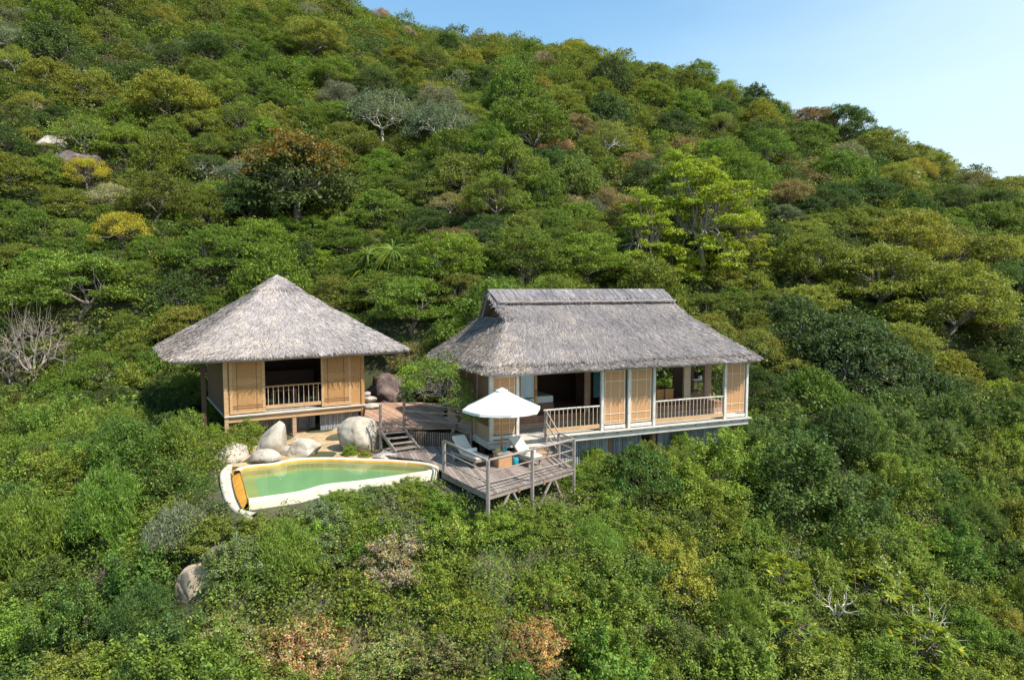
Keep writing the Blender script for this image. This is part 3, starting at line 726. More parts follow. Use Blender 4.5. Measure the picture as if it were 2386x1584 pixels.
tw = MB().box((-.2, -.12, 0), (.2, .12, .08)).build('folded_towel', MT['linen'], None, bevel=.03, label='folded white towel lying on the upper board of the wash shelf', cat='towel'); tw.location = VW(s0 + .2, 2.9, .545 + .891); tw.rotation_euler = (0, 0, VA)

# =================================================================== UPPER TERRACE, STEPS, LOWER DECK
def planks(poly, z0, z1, ang, w, gap, mat, name, parent):
    """boards laid at angle ang, cut to polygon (xy)"""
    poly = [np.array(p[:2]) for p in poly]; d = np.array([math.cos(ang), math.sin(ang)]); n_ = np.array([-d[1], d[0]])
    sN = [p @ n_ for p in poly]; m = MB(); s = min(sN); rr = random.Random(3)
    def hits(val):
        r = []
        for a, b in zip(poly, poly[1:] + poly[:1]):
            sa, sb = a @ n_ - val, b @ n_ - val
            if (sa < 0) != (sb < 0): q = a + (b - a) * sa / (sa - sb); r.append(q @ d)
        return sorted(r)
    while s < max(sN):
        a, b = s + gap / 2, min(s + w - gap / 2, max(sN) - 1e-4); h0, h1 = hits(a + 1e-4), hits(b)
        for k in range(0, min(len(h0), len(h1)) - 1, 2):
            q = [d * h0[k] + n_ * a, d * h0[k + 1] + n_ * a, d * h1[k + 1] + n_ * b, d * h1[k] + n_ * b]
            dz = rr.uniform(-.004, .004)
            m.add([(*p, z0) for p in q] + [(*p, z1 + dz) for p in q], [(0, 3, 2, 1), (4, 5, 6, 7), (0, 1, 5, 4), (1, 2, 6, 5), (2, 3, 7, 6), (3, 0, 4, 7)], rr.uniform(-.28, .28))
        s += w
    return m.build(name, mat, parent)
corner = VW(-.25, 1.9)
TP = [corner, P(1050, 997, ZM), P(944, 999, ZM), P(893, 1003, ZM), P(847, 985, ZM), HW(6.9, -.1), HW(6.95, 2.2), np.array([-5.2, 36.6, 0]), np.array([-3.6, 36.2, 0]), VW(-.25, 5.6)]
ter = empty('upper_terrace', (0, 0, 0), label='raised plank terrace between the hut and the villa, half in shade', cat='terrace')
planks(TP, ZM - .05, ZM, VA + math.radians(96), .125, .008, MT['redeck'], 'floor_boards', ter)
pw = MB(); a, b = np.array(P(952, 1001, ZM)), np.array(corner) + np.array([.02, -.02, 0]); nb = 34
for k in range(nb):
    p = a + (b - a) * k / nb; q = a + (b - a) * (k + .94) / nb
    pw.beam((*((p + q) / 2)[:2], ZD), (*((p + q) / 2)[:2], ZM - .055), np.linalg.norm(q - p), .03, random.uniform(-.3, .2), upv=((b - a) / np.linalg.norm(b - a)))
pwo = pw.build('plank_wall', MT['greyv'], ter)
for (p, q) in ((P(893, 1003, ZM), P(847, 985, ZM)), (P(847, 985, ZM), HW(6.9, -.1))):
    MB().beam((*p[:2], ZM - .16), (*q[:2], ZM - .16), .05, .2).build('edge_board', MT['redeck'], ter)
for p in (P(850, 988, ZM), HW(7.2, .3)):
    MB().box((p[0] - .06, p[1] - .06, -1.3), (p[0] + .06, p[1] + .06, -.06)).build('stilt', MT['brown'], ter)
# terrace railing
tr = empty('terrace_railing', P(942, 998, ZM), label='grey three-rail timber railing along the upper terrace edge', cat='railing')
O = np.array(tr.location)
e1 = P(942, 999, ZM); e2 = P(1108, 999, ZM); e2 = np.array([*(e1[:2] + (np.array(VW(-.30, 1.55))[:2] - e1[:2])), 0])
zt = ZAT(e1, 938)
MB().beam(e1 - O + [0, 0, -.05], e1 - O + [0, 0, zt], .10).build('post', MT['brownrail'], tr, bevel=.01)
MB().beam(e2 - O + [0, 0, ZD], e2 - O + [0, 0, .72], .10).build('post', MT['brownrail'], tr, bevel=.01)
for py in (938, 957, 976):
    z = ZAT(e1, py); MB().beam(e1 - O + [0.05, 0, z], e2 - O + [-.04, 0, min(z, 1.05)], .06, .055).build('rail', MT['brownrail'], tr, bevel=.008)
# steps between terrace and deck
sp = empty('timber_steps', P(917, 1003, ZM), label='weathered open-tread steps from the lower deck up to the terrace', cat='steps')
O = np.array(sp.location)
L0, L1 = P(888, 1006, ZM), P(923, 1056, ZD); R0, R1 = P(944, 1001, ZM), P(977, 1048, ZD)
for a, b in ((L0, L1), (R0, R1)): MB().beam(a - O + [0, 0, -.02], b - O + [0, 0, .03], .05, .17).build('stringer', MT['railg'], sp, bevel=.01)
for k in range(4):
    f = (k + .35) / 4; a = L0 + (L1 - L0) * f; b = R0 + (R1 - R0) * f
    dr = (b - a) / np.linalg.norm(b - a)
    MB().beam(a - O + dr * .03, b - O - dr * .03, .24, .04).build('tread', MT['grey'], sp, bevel=.008)
pz = MB().beam(L0 - O + [-.02, 0, ZD - .3], L0 - O + [-.02, 0, ZAT(L0, 942)], .10).build('newel_post', MT['railg'], sp, bevel=.015)

# lower deck
A_, B_, C_, D_ = P(1027, 1099, ZD), P(1137, 1152, ZD), P(1340, 1092, ZD), P(1279, 1051, ZD)
DP = [A_, B_, C_, D_, VW(2.35, .42), VW(-.15, .42), VW(-.30, 1.85), P(952, 1036, ZD), P(905, 1040, ZD), P(880, 1058, ZD), P(925, 1064, ZD), P(980, 1071, ZD), P(1012, 1081, ZD)]
DP = [np.array([*p[:2], ZD]) for p in DP]
deck = empty('timber_deck', (*B_[:2], ZD), label='weathered grey timber sun deck on stilts beside the pool', cat='deck')
O = np.array(deck.location)
planks([p - O for p in DP], -.045, 0, math.atan2(*(D_ - C_)[1::-1]), .135, .010, MT['grey'], 'floor_boards', deck)
for a, b, zz in ((A_, B_, -.14), (B_, C_, -.12), (C_, D_, -.14)):
    a = a - O; b = b - O; dr = (b - a) / np.linalg.norm(b - a); nn = np.array([-dr[1], dr[0], 0])
    MB().beam(a + nn * .06 + [0, 0, zz], b + nn * .06 + [0, 0, zz], .05, .18).build('edge_beam', MT['grey'], deck)
for k in (.33, .62):
    a = A_ + (D_ - A_) * k - O; b = B_ + (C_ - B_) * k - O; MB().beam(a + [0, 0, -.16], b + [0, 0, -.16], .08, .2).build('bearer', MT['brown'], deck)
# deck railing with posts that run down as stilts
dr_ = empty('deck_railing', (*B_[:2], ZD), label='silvery three-rail railing around the sun deck', cat='railing')
zr_ = [ZAT(B_, y) for y in (1073, 1101, 1127)]; hts = [z - ZD for z in zr_]
pA = P(1035, 1097, ZD); pB = B_ + np.array([0, .05, 0]); pM = B_ + (C_ - B_) * .475 + np.array([.0, .03, 0]); pC = C_ + np.array([-.05, .02, 0]); pS = C_ + (D_ - C_) * .62 + np.array([.02, 0, 0]); pV = VW(2.32, -.30, 0)
for p, ztop, zb in ((pA, ZD + hts[0], ZD - .3), (pB, ZD + hts[0], gz(*pB[:2]) - .4), (pM, ZD + hts[0], gz(*pM[:2]) - .4), (pC, ZD + hts[0], gz(*pC[:2]) - .4), (pS, ZAT(pS, 1009), gz(*pS[:2]) - .3), (pV, ZAT(pV, 956), ZD)):
    MB().beam(np.array([*p[:2], zb]) - O, np.array([*p[:2], ztop]) - O, .11).build('post', MT['railg'], dr_, bevel=.012)
for i, h in enumerate(hts):
    w = .085 if i == 0 else .05
    for p, q in ((pA, pB), (pB, pM), (pM, pC)):
        dq = (q - p) / np.linalg.norm(q - p) * .056
        MB().tube([p - O + dq + [0, 0, h], (p + q) / 2 - O + [0, 0, h - .01], q - O - dq + [0, 0, h]], w / 2 if i else .05, 8).build('rail', MT['railg'], dr_, smooth=True)
    ps = np.array([*pS[:2], ZAT(pS, 1009) - (hts[0] - h)]); pv = np.array([*pV[:2], ZAT(pV, 956) - (hts[0] - h) * 1.15]); pc = np.array([*pC[:2], ZD + h])
    for p, q in ((pc, ps), (ps, pv)):
        dq = (q - p) / np.linalg.norm(q - p) * .056
        MB().beam(p - O + dq, q - O - dq, .05).build('rail', MT['railg'], dr_, bevel=.008)
# raking struts
for (fx, dx) in ((.22, -.75), (.26, .55), (.70, -.75), (.74, .55)):
    p = B_ + (C_ - B_) * fx + np.array([0, .12, -.2]); q = p + (C_ - B_) / np.linalg.norm(C_ - B_) * dx + np.array([0, .1, 0]); q[2] = gz(q[0], q[1]) - .3
    MB().beam(p - O, q - O, .075).build('strut', MT['railg'], deck, bevel=.01)
p = A_ + (B_ - A_) * .55 + np.array([.1, .1, -.25]); q = p + np.array([.35, -.5, 0]); q[2] = gz(q[0], q[1]) - .3
MB().beam(p - O, q - O, .09).build('strut', MT['railg'], deck)

# ------------------------------------------------------------------ parasol
ub_ = np.array([-.40, 26.35, ZD])
um = empty('parasol', ub_, label='open white canvas parasol on a honey-coloured wooden pole over the sun deck', cat='parasol')
rimz = ZAT(ub_, 950) - ZD; apz = ZAT(ub_, 907) - ZD; RU = 1.56
MB().lathe([(.035, .05), (.032, apz + .05), (.03, apz + .07), (.015, apz + .10)], 14).build('pole', MT['pole'], um, True)
MB().lathe([(.28, 0), (.28, .07), (.05, .11), (.045, .30)], 24).build('base', MT['grey'], um)
def canopy(r0, r1, z0, z1, val, sag=.02, nr=9, na=8, per=6, th=.012, tilt=0):
    vs_ = []; fs = []; n = na * per
    for top in (0, 1):
        for i in range(nr + 1):
            s = i / nr
            for k in range(n):
                a = 2 * math.pi * k / n + .25; w = (k % per) / per; chord = math.cos(math.pi / na) / math.cos((w - .5) * 2 * math.pi / na)
                r = (r1 + (r0 - r1) * s) * chord; z = z1 + (z0 - z1) * s - sag * math.sin(math.pi * s) * 1.2 - sag * math.sin(math.pi * w) * s * .8
                vs_.append((r * math.cos(a), r * math.sin(a), z - top * th))
    N1 = (nr + 1) * n
    for i in range(nr):
        for k in range(n):
            k2 = (k + 1) % n
            fs.append((i * n + k, (i + 1) * n + k, (i + 1) * n + k2, i * n + k2)); fs.append((N1 + i * n + k, N1 + i * n + k2, N1 + (i + 1) * n + k2, N1 + (i + 1) * n + k))
    # short hem
    h0 = len(vs_)
    for k in range(n):
        x, y, z = vs_[nr * n + k]; vs_.append((x * 1.004, y * 1.004, z - val * (1 + .08 * math.sin(k * 2.1))))
    for k in range(n): fs.append((nr * n + k, h0 + k, h0 + (k + 1) % n, nr * n + (k + 1) % n))
    return vs_, fs
cn_ = MB().add(*canopy(RU, .10, rimz, apz, .10)).build('canopy', MT['canvas'], um)
MB().add(*canopy(.25, 0.03, apz - .03, apz + .07, .035, .01)).build('vent_cap', MT['canvas'], cn_)
for k in range(8):
    a = 2 * math.pi * k / 8 + .25
    MB().beam((.05 * math.cos(a), .05 * math.sin(a), apz - .05), (RU * .98 * math.cos(a), RU * .98 * math.sin(a), rimz - .04), .022).build('rib', MT['pole'], um)
    MB().beam((.05 * math.cos(a), .05 * math.sin(a), rimz - .30), (RU * .5 * math.cos(a), RU * .5 * math.sin(a), (rimz + apz) / 2 - .13), .018).build('strut', MT['pole'], um)

# ------------------------------------------------------------------ loungers
def lounger(head, foot, label, width=.62):
    head = np.array(head); foot = np.array(foot); d = foot - head; L = np.linalg.norm(d[:2]); a = math.atan2(d[1], d[0])
    r = empty('sun_lounger', (*head[:2], ZD), a, label=label, cat='sun lounger', group='sun loungers on the deck')
    w = width / 2
    f = MB()
    for y in (-w, w - .05): f.box((.05, y, .24), (L, y + .05, .33))
    f.box((L - .05, -w + .05, .24), (L, w - .05, .33)); f.box((.05, -w + .05, .24), (.10, w - .05, .33))
    for k in range(9): f.box((.72 + k * (L - .85) / 9, -w + .05, .29), (.80 + k * (L - .85) / 9, w - .05, .325))
    f.build('frame', MT['railg'], r, bevel=.006)
    for y in (-w + .001, w - .071): MB().box((L - .16, y, 0), (L - .09, y + .07, .239)).build('leg', MT['railg'], r)
    for y in (-w + .001, w - .071): MB().box((.30, y, .12), (.37, y + .07, .239)).build('leg', MT['railg'], r)
    for y in (-w - .03, w):
        wv = MB().lathe([(.135, 0), (.15, .008), (.15, .022), (.135, .03)], 20).build('wheel', MT['railg'], r); wv.location = (.335, y + .03, .15); wv.rotation_euler = (math.pi / 2, 0, 0)
    bf = MB(); bf.beam((.78, -w + .07, .33), (.10, -w + .07, .86), .04); bf.beam((.78, w - .07, .33), (.10, w - .07, .86), .04)
    for k in range(5): bf.beam((.70 - .13 * k, -w + .09, .39 + .101 * k), (.70 - .13 * k, w - .09, .39 + .101 * k), .05, .02)
    bf.build('backrest_frame', MT['railg'], r)
    MB().box((.80, -w + .02, .332), (L + .02, w - .02, .43)).build('seat_cushion', MT['cream'], r, bevel=.035)
    bc = MB().box((-.88, -w + .02, .0), (0.0, w - .02, .10)).build('back_cushion', MT['cream'], r, bevel=.035); bc.location = (.80, 0, .345); bc.rotation_euler = (0, math.radians(38), 0)
    t = MB().tube([(0, -.24, 0), (0, 0, .004), (0, .24, 0)], [.085, .088, .085], 16)
    to = t.build('rolled_towel', MT['linen'], None, True); to.location = (head[0] + math.cos(a) * 1.12, head[1] + math.sin(a) * 1.12, ZD + .517); to.rotation_euler = (0, 0, a)
    return r, to
_, t1_ = lounger((-2.25, 27.15), (-1.12, 25.55), 'cream cushioned lounger wholly in the parasol shade, wheels towards the pool')
tag(t1_, 'rolled white towel on the shaded lounger next to the pool', 'towel', 'rolled towels on the loungers')
_, t2_ = lounger((.0, 26.95), (.95, 25.75), 'cream cushioned lounger half in bright sun beside the entry steps')
tag(t2_, 'rolled white towel on the sunlit lounger by the entry steps', 'towel', 'rolled towels on the loungers')
# side table with hat and glasses
ct = P(1172, 1088, ZD) + np.array([-.02, .22, 0])
tb = empty('deck_table', (*ct[:2], ZD), math.radians(25), label='square brown wooden cube table between the two loungers', cat='table')
bx_ = MB()
for sx in (-1, 1):
    bx_.box((-.24, sx * .25 - .02, .0), (.24, sx * .25 + .02, .50))
    bx_.box((sx * .26 - .02, -.27, 0), (sx * .26 + .02, .27, .50))
bx_.build('panel', MT['weave2'], tb, bevel=.006)
MB().box((-.31, -.31, .501), (.31, .31, .54)).build('tabletop', MT['grey'], tb, bevel=.01)
hat = MB().lathe([(.23, 0), (.235, .012), (.12, .03), (.105, .11), (.07, .14), (.01, .145)], 24).build('straw_hat', MT['straw'], None, True, label='round straw sun hat lying on the deck table', cat='hat'); hat.location = (ct[0] - .30, ct[1] + .06, ZD + .541); 
hat.location = (ct[0] - .17, ct[1] + .10, ZD + .541)
def bottle(x, y, z, h, name, lab, cat):
    o = MB().lathe([(.035, 0), (.042, .01), (.042, h * .55), (.018, h * .75), (.018, h)], 14).build(name, MT['blueglass'], None, True, label=lab, cat=cat); o.location = (x, y, z)
bottle(ct[0] + .13, ct[1] + .13, ZD + .541, .30, 'water_bottle', 'tall turquoise glass bottle on the deck table behind the tumbler', 'bottle')
gl_ = MB().lathe([(.04, 0), (.05, .16), (.044, .16), (.036, .012)], 14).build('tumbler', MT['blueglass'], None, True, label='squat turquoise tumbler on the deck table beside the straw hat', cat='tumbler'); gl_.location = (ct[0] + .05, ct[1] - .02, ZD + .541)
bag = MB().lathe([(.10, 0), (.13, .05), (.12, .25), (.10, .27)], 18).build('ice_bucket', MT['blueglass'], None, True, label='blue-green bucket on the deck floor between the table and sunlit lounger', cat='bucket'); bag.location = (ct[0] + .50, ct[1] + .18, ZD + .0)

# =================================================================== POOL
ZR = -.62; ZWAT = -.72
IN = np.array([P(a, b, ZR)[:2] for a, b in inner_px])
def smooth_open(pts, n):
    pts = np.array(pts); d = np.r_[0, np.cumsum(np.linalg.norm(np.diff(pts, axis=0), axis=1))]; t = np.linspace(0, d[-1], n)
    q = np.column_stack([np.interp(t, d, pts[:, k]) for k in range(pts.shape[1])])
    for _ in range(6): q[1:-1] = (q[:-2] + 2 * q[1:-1] + q[2:]) / 4
    return q
R_ = smooth_open(IN, 130)               # open curve, the gap is the infinity edge at the west end
def offs(curve, dist):
    t = np.gradient(curve, axis=0); t /= np.linalg.norm(t, axis=1, keepdims=True); n_ = np.column_stack([-t[:, 1], t[:, 0]]); return curve + n_ * dist
sgn = 1 if np.mean((offs(R_, .1) - R_.mean(0)) ** 2) > np.mean((R_ - R_.mean(0)) ** 2) else -1
pool = empty('swimming_pool', (0, 0, 0), label='free-form green swimming pool with a thick cream plaster rim', cat='pool')
def sweep(prof, name, mat, jig=.012):
    rings = []
    for o_, z in prof:
        c = offs(R_, sgn * o_); c = c + RNG.normal(0, jig, c.shape) * .4; rings.append(np.column_stack([c, np.full(len(c), z)]))
    A = np.array(rings); k, n = A.shape[:2]
    V = A.reshape(-1, 3); Fq = grid_quads(k, n, False)
    me = np_mesh(name, V, Fq, mat); me.polygons.foreach_set('use_smooth', [True] * len(Fq)); return link(name, me, pool)
sweep([(-.005, -1.0), (-.01, ZR - .03), (.02, ZR + .0), (.06, ZR + .012), (.16, ZR + .008), (.22, ZR - .02), (.25, ZR - .08), (.28, ZR - .6), (.46, -2.4)], 'rim', MT['plaster'])
sweep([(-.02, -1.1), (-.022, ZR - .045), (-.012, ZR - .028)], 'waterline_band', MT['orange'], 0)
# basin
cen = R_.mean(0)
loop = np.concatenate([R_, np.linspace(R_[-1], R_[0], 14)[1:-1]])
def inset(f, z): 
    c = cen + (loop - cen) * f; return np.column_stack([c, np.full(len(c), z)])
BS = np.array([inset(1.0, ZR - .05), inset(.995, -.98), inset(.86, -1.02), inset(.80, -1.7), inset(.5, -1.95), inset(.02, -1.95)])
V = BS.reshape(-1, 3); Fq = grid_quads(6, len(loop), True)
MT['basin'] = plain('green_yellow_pool_plaster', (0.34, 0.47, 0.24), 0.8, 0.15, 1.2, 0.1)
MT['basin_shelf'] = plain('yellow_pool_plaster', (0.72, 0.50, 0.12), 0.8, 0.15, 1.2, 0.1)
mi = np.zeros(len(Fq), int); mi[:2 * len(loop)] = 1
me = np_mesh('basin', V, Fq, None, mats=[MT['basin'], MT['basin_shelf']], midx=mi); link('basin', me, pool)
wm = np.concatenate([loop, cen[None]]); wv = np.column_stack([wm, np.full(len(wm), ZWAT)])
mb = MB(); nL = len(loop); mb.add(wv, [(k, (k + 1) % nL, nL) for k in range(nL)])
wat = mb.build('pool_water', MT['water'], None, kind='structure')
if wat.data.polygons[0].normal.z < 0: wat.data.flip_normals()
# curved steps under water at the deck end
tip = P(1015, 1087, ZR)[:2]
for k, (r, z) in enumerate(((.75, -.86), (1.25, -1.02), (1.75, -1.2), (2.3, -1.4))):
    m = MB(); n = 20; c0 = tip + np.array([.25, .1]); dirv = math.atan2(*(cen - c0)[::-1])
    vs_ = []; 
    for zz in (z, z - .5):
        vs_.append((*c0, zz))
        for j in range(n + 1):
            a = dirv - 1.0 + 2.0 * j / n; pt = c0 + np.array([math.cos(a), math.sin(a)]) * r
            # keep inside the basin
            vs_.append((*pt, zz))
    fs = [(0, j + 1, j + 2) for j in range(n)] + [(j + 1, n + 2 + j + 1, n + 2 + j + 2, j + 2) for j in range(n)]
    # clip to the pool outline by shrinking vertices that fall outside
    def inside(p):
        c = False
        for a, b in zip(loop, np.roll(loop, -1, 0)):
            if (a[1] > p[1]) != (b[1] > p[1]) and p[0] < (b[0] - a[0]) * (p[1] - a[1]) / (b[1] - a[1]) + a[0]: c = not c
        return c
    vv = []
    for p in vs_:
        q = np.array(p)
        while not inside(q[:2]) and np.linalg.norm(q[:2] - cen) > .5: q[:2] += (cen - q[:2]) / np.linalg.norm(cen - q[:2]) * .05
        vv.append(q)
    m.add(vv, fs).build('pool_step', MT['basin_shelf'], pool)
# infinity edge: ochre weir, pebble gutter and outer wall
w0, w1 = R_[0], R_[-1]
wa = np.array([P(560, 1096, ZWAT)[:2], P(565, 1122, ZWAT)[:2], P(578, 1160, ZWAT)[:2]])
def strip(pxs_a, za, pxs_b, zb, name, mat, nn=24):
    a = smooth_open([P(x, y, za)[:2] for x, y in pxs_a], nn); b = smooth_open([P(x, y, zb)[:2] for x, y in pxs_b], nn)
    mid = (a + b) / 2; zm = za + (zb - za) * .35
    A = np.array([np.column_stack([a, np.full(nn, za)]), np.column_stack([mid, np.full(nn, zm)]), np.column_stack([b, np.full(nn, zb)])])
    Fq = grid_quads(3, nn, False); me = np_mesh(name, A.reshape(-1, 3), Fq, mat); me.polygons.foreach_set('use_smooth', [True] * len(Fq)); return link(name, me, pool), b
top_px = [(560, 1092), (563, 1110), (569, 1135), (581, 1164)]
_, wb = strip(top_px, ZWAT + .012, [(539, 1096), (542, 1124), (550, 1155), (566, 1187)], -.88, 'weir', MT['orange'])
_, gb = strip([(539, 1096), (542, 1124), (550, 1155), (566, 1187)], -.98, [(520, 1098), (523, 1126), (533, 1160), (553, 1192)], -1.0, 'gutter', MT['pebble'])
ow_in = smooth_open([P(x, y, -.90)[:2] for x, y in [(541, 1082), (525, 1098), (528, 1125), (539, 1160), (552, 1178), (575, 1192), (600, 1194)]], 40)
def wall_along(c, w, z0, z1, name, mat):
    t = np.gradient(c, axis=0); t /= np.linalg.norm(t, axis=1, keepdims=True); n_ = np.column_stack([-t[:, 1], t[:, 0]])
    s_ = 1 if np.mean(np.linalg.norm(c + n_ * .1 - cen, axis=1)) > np.mean(np.linalg.norm(c - cen, axis=1)) else -1
    prof = [(0, z0), (0, z1 - .05), (.04, z1), (w - .05, z1), (w, z1 - .05), (w + .03, z0)]
    A = np.array([np.column_stack([c + n_ * s_ * o_, np.full(len(c), z)]) for o_, z in prof])
    Fq = grid_quads(len(prof), len(c), False); me = np_mesh(name, A.reshape(-1, 3), Fq, mat); me.polygons.foreach_set('use_smooth', [True] * len(Fq)); return link(name, me, pool)
wall_along(ow_in, .22, -2.6, -.88, 'outer_wall', MT['plaster'])

# =================================================================== BOULDERS
MT['rockt'] = rock_mat('tan_granite', (0.16, 0.11, 0.08), (0.36, 0.27, 0.185), (0.50, 0.41, 0.29))
def boulder(name, loc, size, label, mat='rock', seed=0, rz=0, amp=.16, shape=None, cuts=5, pw=2.6, sub=5):
    import bmesh
    bm = bmesh.new(); bmesh.ops.create_icosphere(bm, subdivisions=sub, radius=1)
    rr = random.Random(seed); off = Vector((rr.uniform(-50, 50), rr.uniform(-50, 50), rr.uniform(-50, 50)))
    planes = []
    for _ in range(cuts):
        d = Vector((rr.gauss(0, 1), rr.gauss(0, 1), rr.gauss(0, .7))).normalized(); planes.append((d, rr.uniform(.62, .86)))
    for v in bm.verts:
        p = v.co.copy(); 
        for d, h in planes:
            e = p.dot(d) - h
            if e > 0: p -= d * e * .93
        p *= 1 + amp * mnoise.noise(p * 1.3 + off) + amp * .35 * mnoise.noise(p * 3.4 + off) + amp * .14 * mnoise.noise(p * 9 + off)
        cr = abs(mnoise.noise(p * .8 + off * 1.7)); p *= 1 - .07 * max(0, 1 - cr / .035)
        if shape: p = shape(p)
        v.co = (p.x * size[0], p.y * size[1], p.z * size[2])
    for f in bm.faces: f.smooth = True
    me = bpy.data.meshes.new(name); bm.to_mesh(me); bm.free(); me.materials.append(MT[mat])
    o = link(name, me); o.location = loc; o.rotation_euler = (0, 0, rz); tag(o, label, 'boulder'); return o
def rock_at(px, py, z): return P(px, py, z)
p = P(630, 1066, -.95); boulder('boulder', p + [0, .45, .55], (.70, .55, .88), 'tall pointed pale boulder leaning over the far pool rim', seed=3, amp=.10, cuts=3,
        shape=lambda q: Vector((min(q.x * (1 - .62 * max(0, q.z)) + .62 * q.z - .12, .62 + .1 * q.z), q.y * (1 - .35 * max(0, q.z)), q.z * 1.08)))
p = P(619, 1070, -.85); boulder('boulder', p + [0, .05, .05], (.62, .42, .38), 'low flat-topped pale rock at the foot of the pointed boulder', seed=12, amp=.10)
p = P(696, 1064, -.95); boulder('boulder', p + [0, .35, .12], (.80, .6, .60), 'sloping pale boulder between the pointed boulder and the sandy bank', seed=8, amp=.12, cuts=8,
        shape=lambda q: Vector((q.x + .3 * q.z, q.y, q.z * (1 - .25 * q.x))))
p = P(660, 1064, -.95); boulder('boulder', p + [0, .5, .0], (.45, .4, .38), 'small tan rock wedged between two pale boulders by the pool', mat='rockm', seed=21, amp=.12)
p = P(838, 1056, -.95); boulder('boulder', p + [-.05, .8, .62], (1.08, .9, .84), 'large round pale boulder in front of the bamboo skirt of the hut', seed=5, amp=.11, cuts=7,
        shape=lambda q: Vector((q.x + .12 * q.z * -1, q.y, q.z)))
p = P(535, 1075, -1.0); boulder('boulder', p + [-.1, .7, .0], (.6, .8, .62), 'sunlit pale rock half covered by creepers at the pool corner', seed=14, amp=.16)
p = P(512, 1085, -1.3); boulder('boulder', p + [-.1, .3, .0], (.6, .7, .55), 'cream rock beneath the hut post, wrapped in creeper', seed=15, amp=.18)
p = P(900, 1062, -.7); boulder('boulder', p + [0, .1, -.04], (.55, .30, .14), 'flat brown rock slab set between the pool rim and the steps', mat='rockm', seed=17, amp=.1)
p = P(1500, 1072, -1.7); boulder('boulder', p + [.1, .9, -.1], (1.4, 1.2, 1.05), 'pale sunlit boulder supporting the villa above the shrubs', seed=19, amp=.14)
KEEP = []
p = on_slope(445, 1372, .3); KEEP.append((p[0], p[1] - .7, 1.0)); KEEP.append((p[0], p[1] + .4, .8)); boulder('boulder', p + [0, .4, -.1], (.62, .6, .85), 'cracked tan boulder dappled by shadow among the lower shrubs', mat='rockt', seed=23, amp=.16, cuts=11)
p = on_slope(490, 1350, .2); boulder('boulder', p + [.0, .7, -.1], (.62, .7, .8), 'grey-violet rock face beside the cracked tan boulder', mat='rockd', seed=24, amp=.2, cuts=10)
p = on_slope(402, 1205, .5); boulder('boulder', p + [0, .3, -.1], (.42, .4, .34), 'small white rock showing through leaves below the pool', seed=25, amp=.15)
p = on_slope(120, 345, 1.0); boulder('boulder', p + [-.2, 0, .2], (1.5, 1.2, .8), 'pale bare cliff rock high on the wooded slope', seed=26, amp=.2, cuts=6)
p = on_slope(165, 385, .5); boulder('boulder', p + [.2, -.4, -.4], (2.5, 1.6, 2.0), 'dark violet rock face below the pale cliff rock', mat='rockd', seed=27, amp=.34, cuts=8)
p = on_slope(2122, 425, 1.0); boulder('boulder', p + [0, 0, .5], (1.4, 1.2, 1.2), 'lone grey-pink boulder near the top of the wooded slope', mat='rockt', seed=28, amp=.18, cuts=6)
boulder('boulder', (-7.0, 38.4, -.1), (1.4, 1.2, 1.25), 'dark reddish rock face standing in shade between hut and villa', mat='rockd', seed=29, amp=.42, cuts=7)  # reddish rocks in the gap, coloured darker to stand in for tree shade
boulder('boulder', (-4.6, 38.9, .1), (1.7, 1.3, 1.9), 'dark rock wall in the gap behind the terrace', mat='rockd', seed=30, amp=.42, cuts=7)
p = P(2372, 880, -1.2); boulder('boulder', p + [.6, 1.0, .4], (1.9, 1.5, 1.2), 'brown rock bank showing above the yellow-green bush', mat='rockd', seed=31, amp=.2, cuts=6)
for k, (px, py, s, lab) in enumerate(((868, 946, .42, 'lowest sunlit stepping stone beside the hut wall'), (860, 930, .38, 'middle sunlit stepping stone beside the hut wall'), (852, 917, .34, 'uppermost sunlit stepping stone beside the hut wall'))):
    p = P(px, py, .12 + .28 * k); o = boulder('stepping_stone', p, (s * 1.1, s * .9, .17), lab, mat='rockm', seed=40 + k, amp=.12, sub=3); tag(o, cat='stone', group='stepping stones beside the hut')

# sandy yard
def yard():
    pts = np.array([P(700, 1062, -.8)[:2], P(880, 1060, -.8)[:2], P(1000, 1068, -.8)[:2]])
    x = np.linspace(-14, -3.5, 36); y = np.linspace(26, 38.5, 36); XX, YY = np.meshgrid(x, y)
    ZZ = ground(XX, YY) + .006 + .03 * np.sin(XX * 2.1) * np.sin(YY * 1.7)
    V = np.stack([XX, YY, np.maximum(ZZ, -1.04)], -1).reshape(-1, 3); f = grid_quads(36, 36, False)
    c = V[f].mean(1); ok = []
    for q in c:
        u, v = hloc(q)[:2]; dpool = np.min(np.linalg.norm(loop - q[:2], axis=1)); up_ = q[1] > np.interp(q[0], R_[:60, 0][np.argsort(R_[:60, 0])], R_[:60, 1][np.argsort(R_[:60, 0])])
        ok.append(up_ and dpool > .15 and q[0] < -4.2 and u > -.3 + .3 * math.sin(v * 3) and v < 2.5)
    me = np_mesh('sandy_yard', V, f[np.array(ok)], MT['soil']); me.polygons.foreach_set('use_smooth', [True] * int(np.sum(ok)))
    link('sandy_yard', me, kind='structure')
yard()

